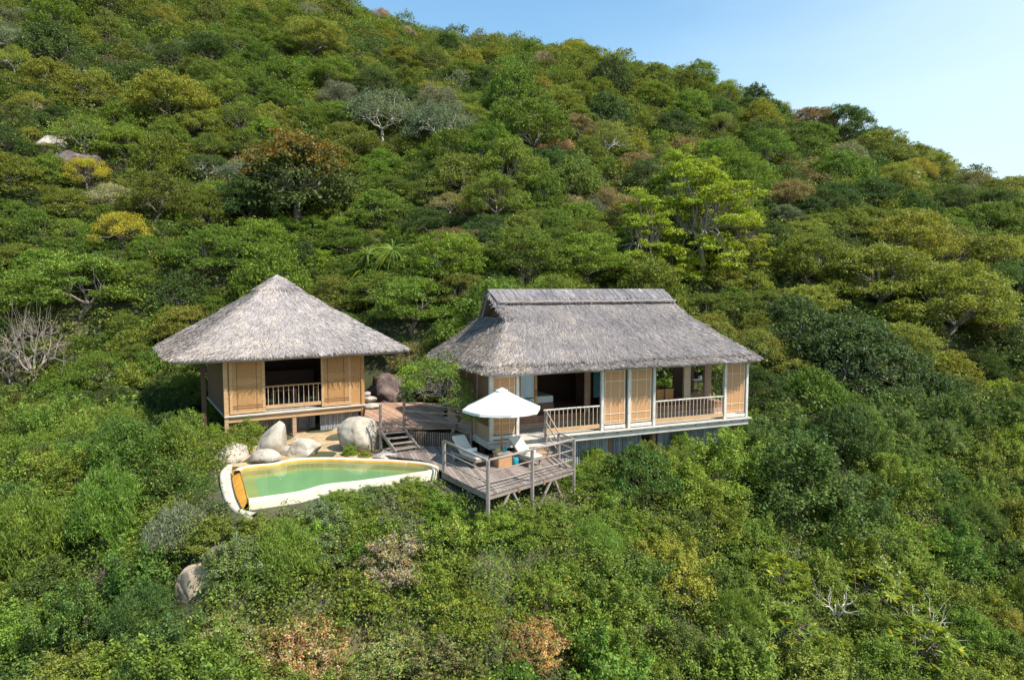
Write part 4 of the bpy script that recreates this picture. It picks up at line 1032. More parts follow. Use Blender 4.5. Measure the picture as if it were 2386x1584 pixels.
# =================================================================== PLANTS
PR = np.random.default_rng(21)
def unit(v): return v / (np.linalg.norm(v, axis=-1, keepdims=True) + 1e-9)
def leaves(clumps, n, l, w, rng, up=.75, out=.7, rnd=.65, shell=(.45, 1.0), low=-.25, droop=0.0, hue=.05, elong=(.6, 1.35), flush=None, val=.36, tail=.10):
    """clumps: rows cx cy cz rx rz weight. returns quads of leaf-sized faces"""
    clumps = np.asarray(clumps, float)
    pr = clumps[:, 5] / clumps[:, 5].sum(); k = rng.choice(len(clumps), n, p=pr)
    d = unit(rng.normal(0, 1, (n, 3))); bad = d[:, 2] < low; d[bad, 2] *= -1
    r = rng.uniform(*shell, (n, 1)) ** .6 + rng.exponential(tail, (n, 1))
    C = clumps[k]; p = C[:, :3] + d * np.column_stack([C[:, 3], C[:, 3], C[:, 4]]) * r
    p += rng.normal(0, .05, (n, 3)) * C[:, 3:4]
    nm = unit(d * out + np.array([0, 0, up]) + rng.normal(0, rnd, (n, 3)))
    t = unit(np.cross(nm, rng.normal(0, 1, (n, 3)))); t[:, 2] -= droop; t = unit(t); b = unit(np.cross(nm, t))
    e = rng.uniform(*elong, (n, 1)); L = l * e; Wd = w * rng.uniform(.8, 1.2, (n, 1))
    V = np.stack([p - t * L * .5, p + b * Wd * .5 - nm * L * .06, p + t * L * .5 - nm * L * .16, p - b * Wd * .5 - nm * L * .06], 1).reshape(-1, 3)
    ct = rng.normal(1, .16, len(clumps)); ch = rng.normal(0, hue, len(clumps))
    v_ = np.clip(ct[k] * rng.normal(1, val, n), .45, 1.8); h_ = ch[k] + rng.normal(0, hue, n)
    col = np.column_stack([v_ * (1 + h_), v_, v_ * (1 - h_ * .8)])
    if flush is not None:
        fl, prob, hmin = flush; tp = (rng.random(len(clumps)) < prob) & (clumps[:, 2] > np.quantile(clumps[:, 2], .45)); m = tp[k] & (d[:, 2] > hmin) & (rng.random(n) < .85); col[m] = np.array(fl) * rng.uniform(.6, 1.3, (m.sum(), 1))
    return V, np.arange(4 * n).reshape(n, 4), np.clip(col, .02, 6)
def hier(cl, m, rs, rz, rng, stretch=1.15, low=-.1):
    """break each clump into leafy shoots standing on its surface"""
    o = []
    for c in cl:
        n = max(2, int(m * c[5] ** .5 * rng.uniform(.7, 1.3)))
        for _ in range(n):
            d = unit(rng.normal(0, 1, 3)); 
            if d[2] < low: d[2] *= -1
            q = rng.uniform(.65, stretch); s = rng.uniform(.55, 1.4)
            o.append((c[0] + d[0] * c[3] * q, c[1] + d[1] * c[3] * q, c[2] + d[2] * c[4] * q, rs * s, rz * s * rng.uniform(.7, 1.4), s * s))
    return o
def foliage(cl, n, l, w, g, m=9, rs=.26, rz=.20, fill=.22, low=-.3, **kw):
    sub = hier(cl, m, rs, rz, g)
    a = leaves(sub, int(n * (1 - fill)), l, w, g, low=low, tail=.22, shell=(.2, 1.0), **kw)
    kw.pop('flush', None)
    b = leaves(cl, int(n * fill), l, w, g, low=low, tail=.02, shell=(.3, .85), **kw)
    return merge([a, b])
def limb(p, q, r0, r1, rng, wig=.12, n=5):
    p = np.array(p, float); q = np.array(q, float); L = np.linalg.norm(q - p); pts = []
    for k in range(n):
        s = k / (n - 1); a = p + (q - p) * s
        if 0 < k < n - 1: a = a + rng.normal(0, wig * L * .35, 3)
        pts.append(a)
    return pts, [r0 + (r1 - r0) * k / (n - 1) for k in range(n)]
def skeleton(base_h, r0, tips, rng, nb=5, lean=(0, 0), sub=2, bark='bark', name='trunk', twigs=0.0):
    """trunk with limbs reaching the clump centres"""
    m = MB(); top = np.array([lean[0], lean[1], base_h])
    m.tube([(0, 0, -.6), (lean[0] * .3 + rng.normal(0, .06), lean[1] * .3, base_h * .45), tuple(top)], [r0 * 1.35, r0, r0 * .75], 7)
    tips = np.asarray(tips)[:, :3]
    if len(tips):
        ang = np.arctan2(tips[:, 1] - top[1], tips[:, 0] - top[0]); order = np.argsort(ang); grp = np.array_split(order, min(nb, len(tips)))
        for g in grp:
            c = tips[g].mean(0); fork = top + (c - top) * .5 + np.array([0, 0, .05])
            pts, rr = limb(top, fork, r0 * .6, r0 * .36, rng, .14, 4); m.tube(pts, rr, 6)
            for t in g[:: max(1, len(g) // 7)]:
                pts, rr = limb(fork, tips[t] - [0, 0, .05], r0 * .3, r0 * .08, rng, .18, 4); m.tube(pts, rr, 5, caps=False)
                for _ in range(int(twigs)):
                    a = np.array(pts[2]); e = tips[t] + rng.normal(0, .45, 3); pt, r_ = limb(a, e, r0 * .10, r0 * .03, rng, .15, 3); m.tube(pt, r_, 4, caps=False)
    me_o = m.build(name, MT[bark], None, smooth=True); me = me_o.data; bpy.data.objects.remove(me_o); return me
def lmesh(name, parts):
    V, Fq, C = merge(parts); return np_mesh(name, V, Fq, MT['leaf'], C)
def dome(n, R, h0, H, rng, rx, rz, flat=1.0, rmin=0.0):
    o = []
    a0 = rng.random() * 6.28
    for k in range(n):
        r = R * math.sqrt(rmin + (1 - rmin) * (k + .5) / n) * rng.uniform(.88, 1.1); a = a0 + k * 2.39996 + rng.normal(0, .25)
        z = h0 + H * (1 - min(1, (r / R)) ** (2 * flat)) + rng.normal(0, .07) * R
        s = rng.uniform(.7, 1.3); o.append((r * math.cos(a), r * math.sin(a), z, rx * s, rz * s * rng.uniform(.8, 1.2), s * s))
    return o
def rosettes(tips, rng, n, l, w, droop=.35, up=.5, seg=3):
    V = []; Cc = []
    for t in tips:
        ax = unit(np.array([rng.normal(0, .35), rng.normal(0, .35), 1.0])); tint = rng.normal(1, .15)
        for k in range(n):
            a = 2 * math.pi * k / n + rng.normal(0, .15); e1_ = unit(np.cross(ax, [1, .2, 0])); e2_ = np.cross(ax, e1_)
            d = unit((e1_ * math.cos(a) + e2_ * math.sin(a)) + ax * rng.uniform(up - .5, up + .5)); L = l * rng.uniform(.7, 1.2); s = unit(np.cross(d, ax))
            pts = [np.array(t[:3]) + d * L * q - np.array([0, 0, droop * L * q * q]) for q in np.linspace(0, 1, seg + 1)]
            wd = [w * .45, w, w * .9, w * .15] if seg == 3 else np.interp(np.linspace(0, 1, seg + 1), [0, .15, .6, 1], [w * .7, w, w * .7, w * .06])
            cc = np.array([1, 1, 1]) * tint * rng.uniform(.7, 1.3)
            if rng.random() < .05: cc = np.array([4.2, 2.2, .5]) * .8
            for q in range(seg): V.append([pts[q] - s * wd[q] / 2, pts[q] + s * wd[q] / 2, pts[q + 1] + s * wd[q + 1] / 2, pts[q + 1] - s * wd[q + 1] / 2]); Cc.append(cc)
    V = np.array(V).reshape(-1, 3); return V, np.arange(len(V)).reshape(-1, 4), np.array(Cc)
PROTO = {}    # kind -> list of dict(crown mesh, trunk mesh, R, hc(centre height))
def add_proto(kind, crown, trunk, R, hc, far=None): PROTO.setdefault(kind, []).append(dict(crown=crown, trunk=trunk, R=R, hc=hc, far=far))
for s in range(4):      # flat-topped feathery trees, crown R = 3
    g = np.random.default_rng(100 + s); cl = dome(28, 2.55, 1.6, 1.7, g, .85, .46) + dome(16, 2.5, 1.1, .7, g, .8, .42, rmin=.4)
    lv = foliage(cl, 25000, .14, .058, g, m=17, rs=.20, rz=.14, up=.85, out=.5, rnd=.65, droop=.28, low=-.3)
    fr = foliage(cl, 3000, .26, .14, g, m=7, rs=.26, rz=.2, up=.85, out=.5, rnd=.6, droop=.2, low=-.2)
    add_proto('umbrella', lmesh('feathery_crown', [lv]), skeleton(.9, .14, cl, g, 5, (g.normal(0, .3), g.normal(0, .3))), 3.0, 2.3, fr)
for s in range(4):      # rounded dense trees
    g = np.random.default_rng(200 + s); cl = dome(42, 2.4, .8, 2.3, g, .72, .55, 1.1) + dome(18, 2.5, .4, .6, g, .75, .5, rmin=.5)
    lv = foliage(cl, 25000, .13, .07, g, m=15, rs=.17, rz=.16, up=.6, out=.7, rnd=.65, low=-.35)
    fr = foliage(cl, 3000, .25, .15, g, m=6, rs=.24, rz=.22, up=.7, out=.7, rnd=.6, low=-.3)
    add_proto('round', lmesh('rounded_crown', [lv]), skeleton(.7, .15, cl, g, 5), 3.0, 1.9, fr)
for s in range(3):      # dark glossy trees with drooping skirts
    g = np.random.default_rng(300 + s); cl = dome(36, 2.5, .8, 2.3, g, .8, .6, .9) + dome(18, 2.7, .3, .7, g, .7, .7, rmin=.6)
    lv = foliage(cl, 23000, .155, .072, g, m=13, rs=.18, rz=.22, up=.45, out=.8, rnd=.6, droop=.35, low=-.5)
    fr = foliage(cl, 3000, .25, .15, g, m=6, rs=.24, rz=.26, up=.5, out=.8, rnd=.55, low=-.4)
    add_proto('dark', lmesh('drooping_crown', [lv]), skeleton(.7, .16, cl, g, 5), 3.1, 1.9, fr)
for s in range(3):      # thin open trees with visible twigs
    g = np.random.default_rng(400 + s); cl = dome(38, 2.5, 1.1, 1.9, g, .58, .42, 1.0)
    lv = leaves(cl, 13000, .12, .06, g, up=.6, out=.6, rnd=.7, low=-.6, shell=(.2, 1.1))
    fr = leaves(cl, 1500, .27, .13, g, up=.6, out=.6, rnd=.6, low=-.5)
    add_proto('thin', lmesh('thin_crown', [lv]), skeleton(.9, .11, cl, g, 6, bark='bark' if s else 'barkw', twigs=2), 2.9, 2.0, fr)
for s in range(2):      # leafless trees
    g = np.random.default_rng(500 + s); cl = dome(26, 2.0, 1.6, 1.6, g, .6, .45, 1.0)
    lv = leaves(cl, 420, .12, .06, g, low=-.6, shell=(.2, 1.1))
    add_proto('bare', lmesh('last_leaves', [lv]), skeleton(.7, .10, cl, g, 7, bark='barkr', twigs=9), 2.4, 2.2)
g = np.random.default_rng(560); cl = dome(16, 1.5, 1.2, 1.0, g, .3, .3, 1.0)
add_proto('silver', lmesh('sparse_rosettes', [rosettes(cl[::2], g, 10, .26, .05, .3, .5)]), skeleton(.5, .10, cl, g, 5, bark='barkw', twigs=1), 1.8, 1.6)
for s in range(2):      # dead brushwood
    g = np.random.default_rng(550 + s); cl = dome(22, 1.0, .5, .9, g, .3, .3, 1.0)
    lv = leaves(cl, 500, .07, .035, g, low=-.6, shell=(.2, 1.1))
    add_proto('dead', lmesh('withered_leaves', [lv]), skeleton(.3, .05, cl, g, 6, bark='barkr', twigs=7), 1.25, .85)
# low shrubs, R = 1.5
for s in range(8):
    g = np.random.default_rng(600 + s); cl = []
    for q in dome(26, 1.15, .2, 1.05, g, .34, .30, 1.0) + dome(14, 1.25, .05, .35, g, .36, .28, rmin=.5):
        k = g.uniform(.72, 1.18); cl.append((q[0] * k, q[1] * k, max(.1, q[2] * g.uniform(.68, 1.2)), *q[3:]))
    for _ in range(10):     # long shoots standing clear of the mass
        a = g.random() * 6.28; r = g.uniform(.1, 1.2); h = 1.45 - .5 * r
        for k in range(4): cl.append((r * math.cos(a) * (1 + .07 * k), r * math.sin(a) * (1 + .07 * k), h + .13 * k, .07, .11, .10 - .02 * k))
    sz = (.072, .040) if s < 5 else (.100, .046)
    lv = foliage(cl, 19000 if s < 5 else 13500, *sz, g, m=13, rs=.115, rz=.125, fill=.15, up=.8, out=.6, rnd=.55, low=-.3, droop=.12, val=.42)
    add_proto('shrub', lmesh('shrub_leaves', [lv]), skeleton(.35, .035, cl[:26], g, 5, bark='barkr', twigs=1 if s % 2 else 0), 1.5, .85)
for s in range(3):      # creeper-covered mounds with dry patches
    g = np.random.default_rng(700 + s); cl = [(q[0], q[1], q[2] * g.uniform(.6, 1.25), *q[3:]) for q in dome(44, 1.5, .05, .95, g, .34, .20, .8)]
    for _ in range(14):
        a = g.random() * 6.28; r = g.uniform(.2, 1.4); cl.append((r * math.cos(a), r * math.sin(a), 1.15 - .4 * r + g.uniform(0, .25), .16, .16, .2))
    lv = foliage(cl, 14000, .078, .052, g, m=8, rs=.11, rz=.10, up=.6, out=.7, rnd=.75, low=-.2, hue=.09, val=.42)
    k_ = g.random(len(lv[1])) < .42; lv[2][k_] *= [.58, .86, .42]
    tw = leaves(cl, 1300, .34, .012, g, up=.4, out=.5, rnd=.9, low=-.2); tw = (tw[0], tw[1], np.tile([[2.1, 1.5, 2.4]], (len(tw[1]), 1)) * g.uniform(.5, 1.2, (len(tw[1]), 1)))
    add_proto('mound', lmesh('creeper_leaves', [lv, tw]), skeleton(.3, .035, cl[:20], g, 5, bark='barkr'), 1.6, .65)
for s in range(2):      # fine-leaved weeping shrubs
    g = np.random.default_rng(800 + s); cl = dome(40, 1.3, .3, 1.2, g, .42, .42, .9)
    lv = foliage(cl, 16000, .14, .022, g, m=10, rs=.14, rz=.2, up=.55, out=.7, rnd=.45, low=-.4, droop=.7)
    add_proto('fine', lmesh('fine_leaves', [lv]), skeleton(.4, .04, cl[:24], g, 5), 1.5, 1.0)
g = np.random.default_rng(900); cl = dome(80, 1.65, .6, 1.25, g, .3, .3)      # frangipani
ros = rosettes(cl, g, 16, .34, .060, .25, .55); fl = leaves(np.array(cl)[::5], 34, .055, .05, g); fl = (fl[0] + [0, 0, .12], fl[1], np.full((34, 3), 4.2) * [1, .65, 5.0])
add_proto('frangipani', lmesh('rosette_leaves', [ros, fl]), skeleton(.6, .055, cl, g, 5, bark='bark'), 1.8, 1.2)
g = np.random.default_rng(910); cl = [(g.normal(0, .75), g.normal(0, .6), g.uniform(.9, 2.1), .3, .3, 1) for _ in range(13)]   # screw pine
add_proto('spiky', lmesh('strap_leaves', [rosettes(cl, g, 44, 1.5, .07, .55, .7, 5)]), skeleton(.5, .10, cl, g, 6, bark='barkr'), 1.9, 1.5)

# colours: word -> linear albedo
CW = {'mid green': (.146, .206, .030), 'olive green': (.174, .206, .034), 'lime green': (.270, .335, .034), 'dark green': (.082, .126, .030), 'blue-green': (.092, .140, .044),
      'yellow': (.42, .37, .04), 'rust-brown': (.245, .198, .085), 'grey-green': (.180, .198, .115), 'golden olive': (.240, .252, .040), 'fresh green': (.182, .252, .034),
      'pink-brown': (.37, .275, .19), 'tan': (.36, .315, .15), 'russet': (.46, .29, .13)}
FORM = {'umbrella': ('flat_topped_tree', 'flat-topped feathery tree'), 'round': ('rounded_tree', 'round-crowned bushy tree'), 'dark': ('drooping_tree', 'dense drooping tree'), 'thin': ('open_crowned_tree', 'thin open-crowned tree'),
        'bare': ('leafless_tree', 'leafless twiggy tree'), 'shrub': ('leafy_shrub', 'small-leaved shrub'), 'mound': ('creeper_mound', 'creeper-smothered mound'), 'fine': ('fine_leaved_shrub', 'fine-leaved weeping shrub'),
        'silver': ('bare_frangipani', 'silvery bare frangipani'), 'dead': ('dead_bush', 'leafless dead bush'), 'frangipani': ('frangipani_tree', 'rosette-leaved frangipani'), 'spiky': ('screw_pine', 'spiky strap-leaved screw pine')}
PLANTED = []
def plant(kind, p, R, colour, label=None, variant=None, rz=None, zs=1.0, bark=None, parts=True, group=None, jitter=True, name=None):
    pl = PROTO[kind]; k = variant if variant is not None else int(PR.integers(len(pl))); pr = pl[k % len(pl)]; s = R / pr['R']
    nm = name or FORM[kind][0]
    r = bpy.data.objects.new(nm, None); COL.objects.link(r); r.location = p; r.rotation_euler = (0, 0, rz if rz is not None else PR.uniform(0, 6.28)); q_ = PR.uniform(.84, 1.2) if jitter else 1.0; r.scale = (s * q_, s / q_, s * zs)
    c = bpy.data.objects.new('crown', pr['crown']); COL.objects.link(c); c.parent = r
    cc = np.array(CW[colour]) * (PR.normal(1, .10) if jitter else 1)
    if jitter and kind in ('shrub', 'mound', 'fine'): cc = cc * .72 + np.array(CW['mid green']) * .28
    cc = cc * (1 + PR.normal(0, .07, 3) * [1, .5, 1]) * (1.32 if kind in ('shrub', 'mound', 'fine', 'dead') else 1.06); c.color = (*np.clip(cc, .008, .6), 1)
    t = bpy.data.objects.new('trunk', pr['trunk']); COL.objects.link(t); t.parent = r
    r['category'] = 'tree' if kind in ('umbrella', 'round', 'dark', 'thin', 'bare', 'silver', 'frangipani', 'spiky') else 'shrub'
    x, y, d = Q(np.array(p) + [0, 0, pr['hc'] * s * zs])
    PLANTED.append(dict(o=r, kind=kind, col=colour, x=x, y=y, size=R / d, label=label, group=group, R=R, p=np.array(p)))
    return r
def feature(kind, px, py, rpx, colour, label, zs=1.0, hmul=1.0, **kw):
    """a plant the photo singles out: crown centre seen at px,py, half-width rpx"""
    pr = PROTO[kind][0]; R = 3.0
    for _ in range(4):
        p = on_slope(px, py, pr['hc'] * R / pr['R'] * zs); k = Q(p)[2]; R = rpx * k / F
    b = np.array([p[0], p[1], gz(p[0], p[1])]); FEAT.append((b[0], b[1], R * (.7 if kind == 'flame' else 1))); return plant(kind, b, R, colour, label, zs=zs, jitter=False, **kw)
FEAT = list(KEEP)
# special crowns
g = np.random.default_rng(31); cl = dome(44, 2.5, 1.2, 2.2, g, .75, .5, 1.0) + dome(20, 2.6, .5, .6, g, .7, .6, rmin=.5)
add_proto('flame', lmesh('orange_flushed_crown', [foliage(cl, 22000, .17, .085, g, m=9, rs=.26, rz=.2, up=.7, out=.7, rnd=.5, droop=.15, flush=((2.7, 1.25, .85), .8, -.1))]), skeleton(.9, .18, cl, g, 6), 3.1, 2.3)
FORM['flame'] = ('orange_topped_tree', 'orange-topped tree')
g = np.random.default_rng(32); cl = []
for zt_, rt_, nn_ in ((1.6, 3.0, 16), (2.9, 3.0, 18), (4.2, 2.7, 17), (5.6, 2.1, 13), (6.8, 1.2, 7)):
    for q in dome(nn_ + 5, rt_, zt_, .35, g, .62, .30, rmin=.02): cl.append((q[0] + .5 * math.sin(zt_), q[1], q[2] + g.normal(0, .5), *q[3:]))
add_proto('tiered', lmesh('tiered_crown', [foliage(cl, 24000, .18, .08, g, m=8, rs=.26, rz=.14, up=.9, out=.5, rnd=.5, droop=.25, low=-.2)]), skeleton(3.2, .19, cl, g, 8, (.3, 0)), 3.3, 4.6)
FORM['tiered'] = ('tiered_tree', 'tall tiered tree')
g = np.random.default_rng(33); cl = [(q[0] + .12, q[1], q[2] - .42 * q[0], *q[3:]) for q in dome(64, 2.25, 1.55, 1.0, g, .40, .24, .9)]
add_proto('small', lmesh('wispy_crown', [leaves(cl, 13500, .085, .036, g, up=.7, out=.6, rnd=.55, low=-.4, flush=((1.9, 1.9, .6), .16, .1))]), skeleton(.9, .08, cl, g, 6, (.35, .1), bark='bark', twigs=3), 2.1, 2.3)
FORM['small'] = ('small_gnarled_tree', 'small gnarled tree')

feature('flame', 690, 400, 150, 'dark green', 'large orange-topped dark green tree on the slope above the square hut', zs=1.05)
feature('tiered', 1500, 540, 95, 'lime green', 'lime green tiered tree rising behind the villa ridge', variant=0)
feature('tiered', 1580, 430, 85, 'lime green', 'lime green tree standing highest in the lime cluster behind the villa', variant=0, rz=2.1)
feature('tiered', 1725, 540, 75, 'lime green', 'lime green tree at the eastern side of the lime cluster', variant=0, rz=4.0, zs=.85)
feature('umbrella', 1560, 615, 80, 'lime green', 'low lime feathery tree just above the end of the villa ridge')
feature('round', 1680, 640, 60, 'golden olive', 'golden bushy tree under the tallest lime tree')
feature('umbrella', 1450, 630, 70, 'lime green', 'low lime feathery tree over the villa ridge west of the lime cluster')
feature('tiered', 1640, 500, 130, 'lime green', 'tallest bright lime tree with stacked flat tiers behind the villa', variant=0, zs=.95)
feature('dark', 1860, 755, 120, 'blue-green', 'blue-green bushy tree touching the far end of the villa roof', zs=.9)
feature('dark', 2000, 830, 150, 'blue-green', 'broad blue-green spreading tree beyond the far end of the villa', zs=.95)
feature('dark', 1835, 905, 62, 'dark green', 'dark tree whose foliage brushes the end post of the villa', zs=1.1)
feature('dark', 1960, 1010, 95, 'dark green', 'deep green tree standing in the dark hollow beyond the villa', zs=1.1)
feature('dark', 2100, 950, 90, 'blue-green', 'lower blue-green tree over the dark hollow beyond the villa')
feature('umbrella', 2050, 640, 130, 'golden olive', 'big golden olive tree spreading above the blue-green tree')
feature('umbrella', 2210, 690, 150, 'golden olive', 'widest golden olive tree with pale forked limbs on the eastern slope')
feature('umbrella', 2120, 560, 110, 'golden olive', 'golden olive feathery tree under the lone grey-pink boulder', zs=1.1)
feature('umbrella', 1890, 600, 110, 'olive green', 'shaded olive feathery tree uphill from the villa roof corner')
feature('thin', 200, 400, 62, 'yellow', 'yellow-leaved thin tree beside the violet rock face')
feature('thin', 285, 535, 75, 'yellow', 'yellow-flecked thin tree downhill of the yellow-leaved one')
feature('umbrella', 400, 225, 100, 'golden olive', 'golden flat-topped tree standing wide on the upper slope')
feature('umbrella', 295, 335, 72, 'fresh green', 'bright feathery tree with a forked pale trunk near the cliff rock', bark='barkw')
feature('umbrella', 735, 90, 72, 'golden olive', 'golden flat-topped tree high under the skyline')
feature('thin', 890, 265, 110, 'grey-green', 'grey-green tree with bare white curving limbs in mid-slope', variant=0)
feature('thin', 1030, 285, 95, 'grey-green', 'grey-green open tree beside the white-limbed one', variant=0)
feature('umbrella', 1230, 285, 105, 'mid green', 'broad domed green tree in the middle of the slope', zs=1.15)
feature('thin', 1295, 345, 62, 'pink-brown', 'withered brown shrubby tree below the broad domed tree', zs=.7)
feature('thin', 1325, 475, 52, 'pink-brown', 'dried reddish tree uphill from the villa ridge', zs=.7)
feature('thin', 1265, 145, 40, 'pink-brown', 'withered brown-pink tree near the skyline')
feature('spiky', 865, 612, 80, 'mid green', 'spiky strap-leaved screw pine on the slope between the two roofs')
feature('umbrella', 1055, 600, 110, 'fresh green', 'fresh green feathery tree whose bare fork shows above the villa gable')
feature('umbrella', 960, 700, 105, 'fresh green', 'layered fresh green tree overhanging the gap between hut and villa')
feature('umbrella', 1215, 590, 105, 'mid green', 'layered green tree directly above the villa ridge')
feature('umbrella', 1370, 600, 100, 'fresh green', 'fresh green layered tree over the middle of the villa ridge')
feature('round', 1150, 560, 55, 'blue-green', 'small blue-green bush-tree between the layered trees above the gable')
feature('umbrella', 500, 585, 105, 'mid green', 'wide green layered tree behind the square hut')
feature('umbrella', 610, 560, 90, 'fresh green', 'fresh green layered tree just above the hut peak')
feature('round', 745, 620, 55, 'lime green', 'pale lime sapling beside the slope of the hut roof')
feature('dark', 700, 610, 70, 'dark green', 'dark tree shading the rear slope of the hut roof')
feature('dark', 420, 680, 85, 'dark green', 'dark tree with reddish stems close behind the hut eave')
feature('bare', 75, 800, 95, 'rust-brown', 'leafless pink-grey twiggy tree at the edge of the lower bushes', zs=1.45, variant=0)
feature('bare', 20, 850, 60, 'rust-brown', 'leafless pale tree half behind the pink-grey twiggy one', variant=1)
feature('round', 115, 400, 62, 'fresh green', 'bright green round tree covering the foot of the cliff rock')
feature('thin', 790, 225, 62, 'grey-green', 'smoky grey-purple leafless crown on the upper slope')
feature('round', 1040, 110, 48, 'dark green', 'dark vine-clad tree below the skyline spire')
feature('dark', 2300, 520, 80, 'olive green', 'olive drooping tree beneath the open-branched skyline tree')
feature('round', 2330, 930, 75, 'lime green', 'yellow-green bush-tree in front of the brown rock bank')
feature('round', 2375, 1040, 70, 'lime green', 'lower yellow-green bush-tree below the brown rock bank')
feature('round', 2372, 760, 60, 'dark green', 'dark fan-leaved tree rising above the brown rock bank')
# skyline trees
feature('dark', 1690, 192, 24, 'blue-green', 'dark upright tree standing proud of the skyline', zs=1.6)
feature('thin', 1545, 150, 42, 'grey-green', 'blue-grey misty crown on the skyline', zs=.9)
feature('thin', 2265, 372, 38, 'grey-green', 'blue-grey misty round crown low on the eastern skyline')
feature('thin', 2345, 390, 52, 'mid green', 'open-branched tree with sky showing through at the skyline end', variant=0, zs=1.1)
feature('thin', 1915, 275, 40, 'rust-brown', 'rusty dry crown on the eastern skyline')
feature('thin', 2045, 312, 32, 'rust-brown', 'smaller rusty crown lower along the skyline')
feature('dark', 991, 62, 11, 'blue-green', 'narrow dark spire-like tree on the skyline', zs=2.2)
feature('dark', 1142, 74, 9, 'blue-green', 'thin dark skyline tree poking above the crest', zs=2.2)
feature('thin', 890, 42, 34, 'pink-brown', 'dry pinkish tree on the western crest')
feature('thin', 945, 52, 28, 'pink-brown', 'smaller dry pinkish tree along the western crest')
feature('dark', 1780, 238, 26, 'blue-green', 'dark forked tree below the upright skyline tree')
feature('round', 1840, 262, 34, 'dark green', 'deep green rounded tree on the skyline shoulder')
